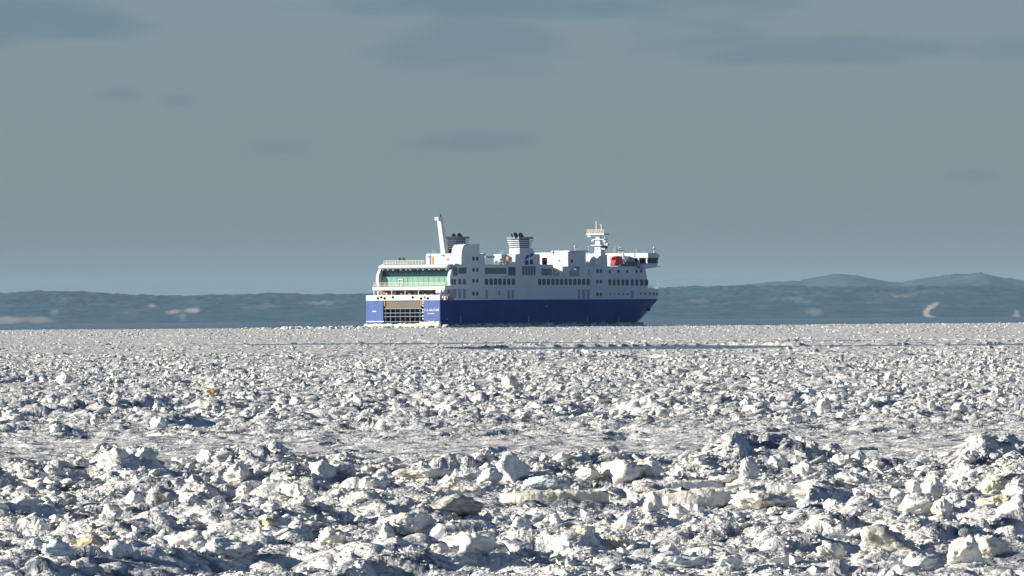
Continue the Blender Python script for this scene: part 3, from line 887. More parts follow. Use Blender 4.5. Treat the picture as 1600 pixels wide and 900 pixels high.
def funnel(name, pxl, pxm, pxr, py_top, py_bot, ystar, nsl, pipes, casing_pts=None):
    """louvred funnel head: lit after face from pxl to pxm, shaded side from pxm to pxr"""
    x0 = S(pxm, py_bot, ystar)[0]; x1 = S(pxr, py_bot, ystar)[0]
    y1 = A(pxl, py_bot, x0)[0]
    zb_, zt_ = S(pxm, py_bot, ystar)[1], S(pxm, py_top, ystar)[1]
    root = boxes(name, [(x0 + .45, x1 - .45, ystar + .45, y1 - .45, zb_ - 2.2, zt_ - .3)], M['louvre'], ferry)
    for k in range(nsl):
        f = k / (nsl - 1); e = -.15 + .55 * f
        z = zb_ + (zt_ - zb_) * f * .93
        top = k == nsl - 1
        box('louvre', x0 - e, x1 + e * 1.6, ystar - (.03 if not top else .1), y1 + e, z - .11, z + (.15 if not top else .45), M['grey'] if top else M['white'], root, bevel=.04)
    for (px, py, pw, ph, dk) in pipes:
        xm = (x0 + x1) / 2; ym = (ystar + y1) / 2
        xx = S(px, py, ym)[0]; zz = S(px, py, ym)[1]; rr = pw * .1636 / 2
        bm = bmesh.new(); tube(bm, (xx + .3, ym, zt_ + .1), (xx, ym, zz - rr * .2), rr * .85, rr, 12)
        tube(bm, (xx, ym, zz - rr * .2), (xx - rr * 1.3, ym, zz + rr * .5), rr, rr * 1.05, 12)
        fin(bm, 'exhaust_pipe', M['dark'], root, smooth=False)
    return root
f1 = funnel('after_funnel', 696.2, 712.2, 731.5, 371.0, 388.0, -HB + 3.05, 6, [(710.3, 368.5, 5.5, 7, 0), (719.3, 368.5, 6.5, 8, 0)])
f1['label'] = 'louvred after funnel behind the casing'

# ---- mid deckhouse and funnel casing with the emblem
xd2 = S(804, 405)[0] - 1.2
y2 = A(771.2, 405, xd2)[0]
dh2 = box('mid_deckhouse', xd2, xd2 + 20, -HB + 3.1, y2, ZW - .2, A(785, 396.8, xd2)[1], M['white'], ferry, bevel=.25)
y, z = A(792.5, 405, xd2); box('deckhouse_door', xd2 - .06, xd2 + .05, y - .35, y + .35, A(792, 412, xd2)[1], A(792, 401, xd2)[1], M['orange'], dh2)
for k, (px, h_) in enumerate(((773.5, 1.0), (776, 1.3), (779, .8), (783, 1.1), (787.5, .9))):
    y, z = A(px, 411.5, xd2 - 1.6); box('deck_locker', xd2 - 2.0, xd2 - 1.3, y - .28, y + .28, ZW - .02, ZW + h_ * .7, M['brown'] if k % 2 else M['grey'], dh2)
railing('deck_railing', [(S(758, 413)[0], -HB + .15, ZW), (S(805, 413)[0], -HB + .15, ZW)], 1.0, sup, step=1.5)
xk, zk = S(763, 402, -4); box('deck_pipe', S(757.5, 402, -6)[0], S(771, 402, -6)[0], -6.4, -5.6, zk - .3, zk + .3, M['panel'], sup)
xk, zk = S(754.5, 397.6, -7.5); box('searchlight', xk - .5, xk + .5, -8.0, -7.0, zk - .35, zk + .35, M['white'], sup)
tubes('searchlight_post', [((xk, -7.5, ZW), (xk, -7.5, zk), .12)], M['white'], sup)
tubes('deck_antenna', [((xd2 + 1, A(780, 397, xd2)[0], ZW + 2), (xd2 + 1, A(780, 397, xd2)[0], A(780, 391, xd2)[1]), .06),
                       ((xd2 + 1, A(783, 397, xd2)[0], ZW + 2), (xd2 + 1, A(783, 397, xd2)[0], A(783, 392, xd2)[1]), .06)], M['white'], dh2)
fc2 = [S(*p) for p in ((804.6, 416), (805.0, 405), (805.0, 400.5), (806.0, 398), (808.2, 397.0), (811.5, 396.8), (811.6, 388.0), (832.4, 388.6), (834.2, 393),
                       (836.4, 399.0), (839.4, 404.6), (842.8, 410.5), (846.6, 416))]
fcas = prism_side('funnel_casing', fc2, -HB - .02, -HB + 3.05, M['white'], ferry)
f2 = funnel('main_funnel', 795.0, 811.6, 831.0, 371.5, 388.0, -HB + .02, 6, [(799.8, 366.8, 2.4, 4, 0), (806.4, 366.8, 5.6, 7, 0), (814.6, 367.6, 6.2, 8, 0)])
f2['label'] = 'louvred funnel head above the emblem casing'
# emblem: four blue fields parted by a slanting white cross
def emblem(pts):
    q = []
    for px, py in pts: q.append(S(px, py, -HB))
    return prism_side('emblem', q, -HB - .075, -HB + .05, M['logo'], fcas)
emblem([(820.2, 406.2), (820.6, 402.8), (822.2, 400.0), (824.8, 398.2), (826.0, 398.0), (826.0, 402.6), (823.6, 403.8), (821.6, 405.4)])
emblem([(827.4, 397.6), (829.8, 396.0), (832.4, 395.4), (832.6, 398.6), (831.2, 400.6), (828.6, 401.8), (827.4, 402.2)])
emblem([(820.2, 408.0), (823.0, 406.8), (825.2, 406.4), (825.2, 413.6), (820.2, 413.6)])
emblem([(827.8, 406.0), (832.6, 405.6), (832.6, 413.0), (827.8, 413.0)])

# ---- forward deckhouses and bays
xd3 = S(889.3, 406)[0]
y3 = A(854.8, 405, xd3)[0]
z3 = A(880, 396.6, xd3)[1]
dh3 = boxes('forward_deckhouse', [(xd3, xd3 + 9.5, -HB + .3, A(876.5, 405, xd3)[0], ZTOP2 + .003, z3 + .5),
                                 (xd3 + .3, xd3 + 9.5, A(876.5, 405, xd3)[0] + .003, y3, A(865, 409, xd3)[1], z3)], M['white'], ferry, bevel=.12)
box('roof_edge', xd3 + .5, xd3 + 11, -HB + .1, y3 - 1, z3 + .53, z3 + .85, M['white'], dh3)
y, z = A(873.6, 407, xd3 + .3); box('vent', xd3 + .1, xd3 + .4, y - .15, y + .15, z - .25, z + .25, M['grey'], dh3)
box('deckhouse_window', xd3 + 1.5, xd3 + 2.3, -HB + .22, -HB + .4, ZTOP2 + 1.0, ZTOP2 + 1.8, M['dark'], dh3)
# lit face at the forward end of the first bay
for k, (px, py) in enumerate(((866.5, 424), (870.5, 426.5), (873.0, 423))):
    x_ = bays[0][1] - 1.2; y, z = A(px, py, x_)
    box('bay_locker', x_, x_ + .8, y - .4, y + .5, ZM + .01, z, M['cream'], sup)
# boxes on the shaded deck beside the deckhouse
for k in range(6):
    px = 900.5 + 3.5 * k
    x_, z_ = S(px, 412.0, -9.5); box('deck_ventilator', x_ - .25, x_ + .25, -9.8, -9.2, ZTOP2, z_ + .3 * (k % 3), M['white'], sup)
box('boat_deck_house', S(891, 410)[0] + 10, S(921, 410)[0] + 4, -6.4, 6.4, ZTOP2 + .004, z3 + .45, M['white'], ferry)
# directional aerials
def aerial(px, py, pyb, yloc, r=.1, head=.45):
    x_, zt_ = S(px, py, yloc); zb_ = S(px, pyb, yloc)[1]
    bm = bmesh.new(); tube(bm, (x_, yloc, zb_), (x_, yloc, zt_), r, r * .7, 8)
    if head: 
        tube(bm, (x_ - head * .8, yloc - head * .3, zt_ - .2), (x_ + head * .2, yloc, zt_ + head * .8), head, head * .5, 8)
    return fin(bm, 'aerial', M['white'], ferry)
aerial(898.8, 386.5, 398, -8.5, .16, .5); aerial(919.6, 386.3, 397, -8, .09, .2); aerial(864.5, 394, 400, -8, .16, .35)
aerial(1022.2, 388.5, 397, -12, .18, .45)
for px, t_ in ((847, 392), (850.5, 391.5), (880, 390.5), (884.5, 390), (887.6, 391)): aerial(px, t_, 399, -7, .05, 0)
# red ventilator trunk with black mouth aft of the bays
x_, z_ = S(851.5, 405, -9); 
vt = box('ventilator_trunk', x_ - .7, x_ + .7, -9.4, -8.4, ZW, z_ + .4, M['red'], ferry, bevel=.2)
xv, zv = S(853.6, 413.4, -9.6); box('trunk_mouth', x_ - .95, x_ - .5, -9.7, -9.0, ZW + .02, ZW + .9, M['dark'], vt)

# ---- foremast on its rounded casing
fm = [S(*p) for p in ((929.6, 417), (930.0, 411.5), (931.2, 407), (933.6, 402.8), (937.2, 399.6), (941.5, 398.2), (948.6, 398.2), (949.2, 417))]
fcs = prism_side('mast_casing', fm, -HB, -HB + 1.9, M['white'], ferry)
xm = S(938, 398)[0] - .3
mast_sec = []
ym0 = -HB + .25; ym1 = -HB + 1.75
def mz(py): return S(937, py, -HB + 1)[1]
bm = bmesh.new(); prev = None
for (py, pl, pr, ln) in ((399.5, 927.6, 939.0, 2.6), (392, 928.4, 938.6, 2.2), (386, 929.0, 937.8, 1.7), (376, 930.2, 937.0, 1.3), (369, 931.0, 936.4, 1.1), (366.5, 930.2, 937.6, 1.1)):
    yl, z = A(pl, py, xm); yr, _ = A(pr, py, xm)
    r = [bm.verts.new(p) for p in ((xm, yr, z), (xm + ln, yr, z), (xm + ln, yl, z), (xm, yl, z))]
    if prev:
        for k in range(4): bm.faces.new((prev[k], prev[(k + 1) % 4], r[(k + 1) % 4], r[k]))
    else: bm.faces.new(r[::-1])
    prev = r
bm.faces.new(prev)
mast = fin(bm, 'foremast', M['white'], ferry)
mast['label'] = 'white foremast with radar platforms'
def yz(px, py, x=None): return A(px, py, xm if x is None else x)
def mbox(name, pl, pr, pt, pb, dx0=-.6, dx1=1.4, mat='white'):
    yl, zt_ = yz(pl, pt); yr, zb_ = yz(pr, pb)
    return box(name, xm + dx0, xm + dx1, yr, yl, zb_, zt_, M[mat], mast)
mbox('mast_platform', 918.4, 946.4, 364.8, 367.0, -.9, 1.8)
mbox('mast_platform', 924.6, 941.0, 382.6, 384.0, -.6, 2.2)
mbox('mast_platform', 927.0, 944.6, 373.4, 374.6, -.4, 1.8)
yl, z = yz(919, 364.8); yr, _ = yz(946, 364.8)
railing('mast_railing', [(xm - .8, yr, z), (xm - .8, yl, z)], .95, mast, step=.8, r=.05)
railing('mast_railing', [(xm - .8, yl, z), (xm + 1.7, yl, z)], .95, mast, step=.8, r=.05)
for pl, py, yy in ((931.0, 345.5, 0), ):
    y, zt_ = yz(pl, py); tubes('mast_pole', [((xm + .3, y, z - .2), (xm + .3, y, zt_), .16)], M['white'], mast)
y, zt_ = yz(939.0, 352.0); y2_, zt2 = yz(936.8, 350.8)
tubes('mast_hook', [((xm + .3, y, z - .2), (xm + .3, y, zt_), .15), ((xm + .3, y, zt_), (xm + .3, y2_, zt2), .12)], M['white'], mast)
for (px, py, w) in ((921.5, 369.2, .5), (944.8, 377, .35), (926.4, 376, .3), (943.5, 388.5, .5), (948.6, 382, .3)):
    y, z_ = yz(px, py); mbx = box('radar', xm - .3, xm + .5, y - w, y + w, z_ - .22, z_ + .25, M['white'], mast)
y, z_ = yz(944.2, 372.5); tubes('mast_light', [((xm + .2, y, z_ - 2), (xm + .2, y, z_ + .4), .12)], M['white'], mast)
mbox('mast_light_box', 941.5, 947.5, 384.5, 388.2, -.3, .6, 'dark')
y, z_ = yz(933.6, 388.8); box('mast_hatch', xm - .06, xm + .1, y - .2, y + .2, z_ - .2, z_ + .2, M['grey'], mast)

# ---- bridge with its wing
yw = -11.9
bp_ = [S(px, py, yw) for px, py in ((1012.4, 395.2), (1025.4, 395.2), (1030.6, 398.6), (1026.4, 415.6), (1012.4, 415.6))]
xb0 = bp_[0][0]
zwin1, zwin0 = S(1020, 402.8, yw)[1], S(1020, 411.4, yw)[1]
bridge = prism_side('bridge', [bp_[0], bp_[1], bp_[2], (bp_[2][0] - .25, zwin1), (xb0, zwin1)], yw, -yw, M['white'], ferry)
base = prism_side('bridge_wing_base', [(xb0, zwin0), (bp_[3][0] + .6, zwin0), bp_[3], bp_[4]], yw, -yw, M['white'], bridge)
prism_side('bridge_window', [(xb0 + 2.0, zwin1 - .002), (bp_[2][0] - .4, zwin1 - .002), (bp_[3][0] + .5, zwin0 + .002), (xb0 + 2.0, zwin0 + .002)], yw + .12, -yw - .12, M['glass'], bridge)
for k in range(5):
    x_ = xb0 + 2.0 + (bp_[3][0] - xb0 - 1.8) * k / 4
    box('window_post', x_ - .07, x_ + .07, yw + .03, yw + .2, zwin0, zwin1, M['louvre'], bridge)
# after side of the bridge: bulkhead with openings
ybk = -7.5
box('bridge_bulkhead', xb0 + 1.2, xb0 + 1.96, ybk, 11.4, ZTOP2, zwin1, M['cream'], bridge)
for px in (998, 1010.8):
    y, _ = A(px, 405, xb0 + .3); box('bridge_pillar', xb0 + .1, xb0 + .5, y - .2, y + .2, zwin0 - .2, zwin1, M['white'], bridge)
y, _ = A(994.5, 407, xb0 + 1.1); box('bridge_doorway', xb0 + 1.05, xb0 + 1.2, y - .6, y + .5, zwin0 - .8, zwin1 - .3, M['dark'], bridge)
prism_side('wing_flare', [S(px, py, yw) for px, py in ((1000.5, 417.8), (1031.0, 415.9), (1031.2, 416.8), (1008, 420.0))], yw - .2, -9.0, M['white'], bridge)
boxes('bridge_wing_bulwark', [(xb0 - 2.2, xb0 - .01, yw, yw + .15, zwin0 - 1.3, zwin0 - .35), (xb0 - 2.2, xb0 - 2.05, yw + .15, yw + 3, zwin0 - 1.3, zwin0 - .35)], M['white'], bridge)
box('bridge_deck', xb0 - 14, xb0 + 2, -hb(xb0 - 14) + .4, hb(xb0 - 14) - .4, ZTOP2 + .006, ZTOP2 + .2, M['grey'], bridge)
# officers' block between mast and bridge
xo0 = S(963, 405, -7)[0]
ob = box('officers_block', xo0 + 2, xb0 + 1.19, -6.2, 8.0, ZTOP2 + .21, zwin1 + .5, M['white'], ferry)
# crane, gratings and gear behind the rescue boat
dv = S(972, 400, -9)[0]
tubes('boat_davit', [((dv, -9.4, ZTOP2), (dv, -9.4, S(972, 392, -9)[1]), .2), ((dv, -9.4, S(972, 392, -9)[1]), (dv - 6, -10.2, S(962, 390.5, -9.5)[1]), .16),
                     ((dv + 2.2, -9.4, ZTOP2), (dv, -9.4, S(972, 396, -9)[1]), .14)], M['white'], ferry)
for px, t_ in ((958.5, 387.5), (961.5, 386), (966.5, 384.5), (968.5, 387.2), (970.6, 386.4), (994, 387.5), (985.6, 392), (1006, 392)):
    aerial(px, t_, 400, -7.0, .07, 0 if t_ > 387.3 else .22)
boxes('deck_gear', [(dv - 5, dv - 3, -9.6, -8.2, ZTOP2, ZTOP2 + 1.1), (dv + 1, dv + 8, -9.2, -8.4, ZTOP2, ZTOP2 + 1.4), (dv - 2, dv + .5, -9.7, -8.5, ZTOP2, ZTOP2 + .8)], M['louvre'], ferry)
railing('forecastle_railing', [(S(1016, 449, -8)[0], -hb(118) + .2, ZF), (128, -hb(128) + .1, ZF)], 1.0, fc, step=1.4)
tubes('jackstaff', [((134.5, 0, ZF - .3), (134.9, 0, ZF + 1.6), .06)], M['white'], fc)

# ---- boats and rafts carried on board (things of their own)
def boat(name, loc, length, beam, height, mat, canopy, label, cat):
    root = link(name, None); root.location = to_world(loc); root.rotation_euler = (0, 0, TH)
    tag(root, label, cat)
    bm = bmesh.new(); n = 14; prev = None
    for i in range(n + 1):
        t = i / n; x = (t - .5) * length
        w = beam / 2 * (0.72 + .28 * min(1, t * 5)) * max(.04, 1 - max(0, (t - .55) / .45) ** 2.2)
        k = .12 * max(0, t - .6) * height * 2
        r = [bm.verts.new(p) for p in ((x, 0, k), (x, -w * .75, k + height * .18), (x, -w, height * .55 + k), (x, w, height * .55 + k), (x, w * .75, k + height * .18))]
        if prev:
            for q in range(5): bm.faces.new((prev[q], prev[(q + 1) % 5], r[(q + 1) % 5], r[q]))
        else: bm.faces.new(r[::-1])
        prev = r
    bm.faces.new(prev)
    fin(bm, 'hull', mat, root, smooth=False)
    bm = bmesh.new(); prev = None
    for i in range(9):
        t = i / 8; x = (-.5 + .04 + t * .82) * length
        w = beam / 2 * .92 * (1 - max(0, (t - .5) / .5) ** 2 * .8); hh = height * (.52 + .46 * math.sin(math.pi * min(1, .25 + t * .72)) ** .6)
        r = [bm.verts.new(p) for p in ((x, -w, height * .53), (x, -w * .86, height * .53 + (hh - height * .53) * .6), (x, -w * .4, hh), (x, w * .4, hh), (x, w * .86, height * .53 + (hh - height * .53) * .6), (x, w, height * .53))]
        if prev:
            for q in range(6): bm.faces.new((prev[q], prev[(q + 1) % 6], r[(q + 1) % 6], r[q]))
        else: bm.faces.new(r[::-1])
        prev = r
    bm.faces.new(prev)
    fin(bm, 'canopy', canopy, root, smooth=True)
    box('hatch', -.5 * length - .0, -.5 * length + .3, -beam * .2, beam * .2, height * .58, height * .8, M['dark'], root)
    return root
xr, zr_ = S(957.0, 411.5, -9.8)
boat('rescue_boat', (xr + 3.2, -9.7, ZTOP2 + .5), 5.4, 2.3, 2.35, M['red'], M['red'], 'bright red enclosed rescue boat on its davit behind the bridge', 'boat')
xr = (bays[1][0] + bays[1][1]) / 2
boat('lifeboat', (xr + .1, -9.3, ZM + 1.0), 4.6, 2.6, 2.5, M['white'], M['cream'], 'white lifeboat in the bay cut into the ship side', 'boat')
def canister(loc, label):
    root = link('life_raft', None); root.location = to_world(loc); root.rotation_euler = (0, 0, TH)
    tag(root, label, 'life raft', 'life raft canisters on the mooring deck quarter')
    bm = bmesh.new(); tube(bm, (0, -.75, .5), (0, .75, .5), .45, .45, 14); fin(bm, 'canister', M['white'], root, smooth=False)
    boxes('cradle', [(-.4, .4, -.5, -.35, 0, .3), (-.4, .4, .35, .5, 0, .3)], M['grey'], root)
for i in range(3):
    canister((1.2 + i * 1.35, -HB + .95, zq1 + .25), ('white life raft canister on the starboard quarter rail, %s' % ('aftmost of three', 'middle of three', 'foremost of three')[i]))

# ================================================================== ICE BLOCKS
def chunk_mesh(seed, flat=1.0, cuts=6, rough_=0.10, pts=18, peak=0.0, smooth_it=1, fine=1.0, facet=False):
    r = random.Random(seed)
    bm = bmesh.new()
    for i in range(pts):
        v = Vector((r.gauss(0, 1), r.gauss(0, 1), r.gauss(0, 1))).normalized()
        v *= r.uniform(.75, 1.05)
        if peak and v.z > 0: 
            k = 1 - peak * v.z
            v = Vector((v.x * k, v.y * k, v.z * (1 + .3 * peak)))
        bm.verts.new((v.x, v.y, v.z * flat))
    res = bmesh.ops.convex_hull(bm, input=bm.verts)
    bmesh.ops.delete(bm, geom=[g for g in res.get('geom_interior', []) if isinstance(g, bmesh.types.BMVert)], context='VERTS')
    bmesh.ops.subdivide_edges(bm, edges=bm.edges[:], cuts=cuts, use_grid_fill=True)
    bmesh.ops.triangulate(bm, faces=bm.faces[:])
    for _ in range(smooth_it): bmesh.ops.smooth_vert(bm, verts=bm.verts, factor=.5, use_axis_x=True, use_axis_y=True, use_axis_z=True)
    from mathutils import noise
    bm.normal_update()
    off = Vector((r.uniform(0, 99), r.uniform(0, 99), r.uniform(0, 99)))
    for v in bm.verts:
        n = noise.noise(v.co * 1.7 + off) * 1.0 + abs(noise.noise(v.co * 3.6 + off)) * 1.1 + (abs(noise.noise(v.co * 7.0 + off)) - .2) * .9 * fine + noise.noise(v.co * 15.0 + off) * .45 * fine
        v.co += v.normal * n * rough_ * 1.5
    # unit bounding box: width 1 in x, y; base at z=0
    mn = [min(v.co[k] for v in bm.verts) for k in range(3)]; mx = [max(v.co[k] for v in bm.verts) for k in range(3)]
    for v in bm.verts:
        v.co = Vector(((v.co.x - (mn[0] + mx[0]) / 2) / (mx[0] - mn[0]), (v.co.y - (mn[1] + mx[1]) / 2) / (mx[1] - mn[1]), (v.co.z - mn[2]) / (mx[2] - mn[2])))
    me = bpy.data.meshes.new('ice_chunk'); bm.to_mesh(me); bm.free()
    for p in me.polygons: p.use_smooth = not facet
    return me

def shard_mesh(seed):
    r = random.Random(seed)
    return chunk_mesh(seed, flat=r.choice((.22, .3, .42)), pts=r.choice((9, 11)), cuts=4, smooth_it=0, rough_=.035, fine=.8, facet=r.random() < .6)

def slab_mesh(seed, rough_=.05):
    """a floe piece: irregular plate with thickness, crumbled edge and snowy lumps on top; unit size"""
    r = random.Random(seed); from mathutils import noise
    n, rings = 72, 7
    out = []
    base = [r.uniform(.62, 1.0) for _ in range(9)]
    for i in range(n):
        a = i / n * 9; k = int(a) % 9; f = a - int(a)
        out.append((base[k] * (1 - f) + base[(k + 1) % 9] * f) * .5 + r.uniform(-.03, .03))
    bm = bmesh.new(); rows = []
    for (s, z) in ((.2, 1), (.45, 1), (.68, 1), (.86, 1), (.965, .98), (1.0, .86), (.985, .55), (1.0, .25), (.95, 0)):
        row_ = []
        for i in range(n):
            a = 2 * math.pi * i / n; rr = out[i] * s
            p = Vector((math.cos(a) * rr, math.sin(a) * rr, z))
            w = noise.noise(Vector((p.x * 9, p.y * 9, seed * 3.1))) + .6 * noise.noise(Vector((p.x * 22, p.y * 22, seed * 3.1)))
            p.z += w * (.45 if z > .9 else .12)
            if s > .9: p.x *= 1 + w * .07; p.y *= 1 + w * .07
            row_.append(bm.verts.new(p))
        rows.append(row_)
    bm.faces.new(rows[0])
    for a, b in zip(rows[:-1], rows[1:]):
        for i in range(n): bm.faces.new((a[i], b[i], b[(i + 1) % n], a[(i + 1) % n]))
    bm.faces.new(rows[-1][::-1])
    bmesh.ops.recalc_face_normals(bm, faces=bm.faces)
    me = bpy.data.meshes.new('ice_slab'); bm.to_mesh(me); bm.free()
    for p in me.polygons: p.use_smooth = True
    return me

def ground_hit(px, py):
    a, b = ray(px, py)
    d = np.concatenate([np.arange(100, 700, .25), np.arange(700, 2400, 2.0)])
    h = hf(a * d, d) * 0.5 + gz(d)
    z = CAM_H + b * d
    k = np.argmax(z <= h)
    return a * d[k], d[k], float(hf(np.array([a * d[k]]), np.array([d[k]]))[0]) + gz(d[k])

_occupied = []
def block(name, px, py, w, h, mat, label, seed, kind='chunk', depth=1.0, tilt=(0, 0), rz=None, group=None, cat='ice block', sink=.18, peak=0.0, flat=1.0, rough_=.10):
    x, d, z = ground_hit(px, py)
    mpp = d / F
    W, H = w * mpp, h * mpp * (.82 if kind == 'chunk' else 1)
    if kind == 'chunk': sink += .08; rough_ += .035
    if kind == 'slab': me = slab_mesh(seed)
    else: me = chunk_mesh(seed, flat=flat, peak=peak, rough_=rough_)
    o = link(name, me, None, M[mat])
    o.scale = (W, W * depth, H * (1 + sink))
    z0 = min(z, float(np.mean(hf(np.array([x - W * .3, x, x + W * .3]), np.array([d, d, d])))) + gz(d))
    o.location = (x, d + W * depth * .35, z0 - H * sink)
    o.rotation_euler = (tilt[0], tilt[1], 0 if rz is None else rz)
    tag(o, label, cat, group)
    _occupied.append((x, d + W * depth * .35, W))
    return o

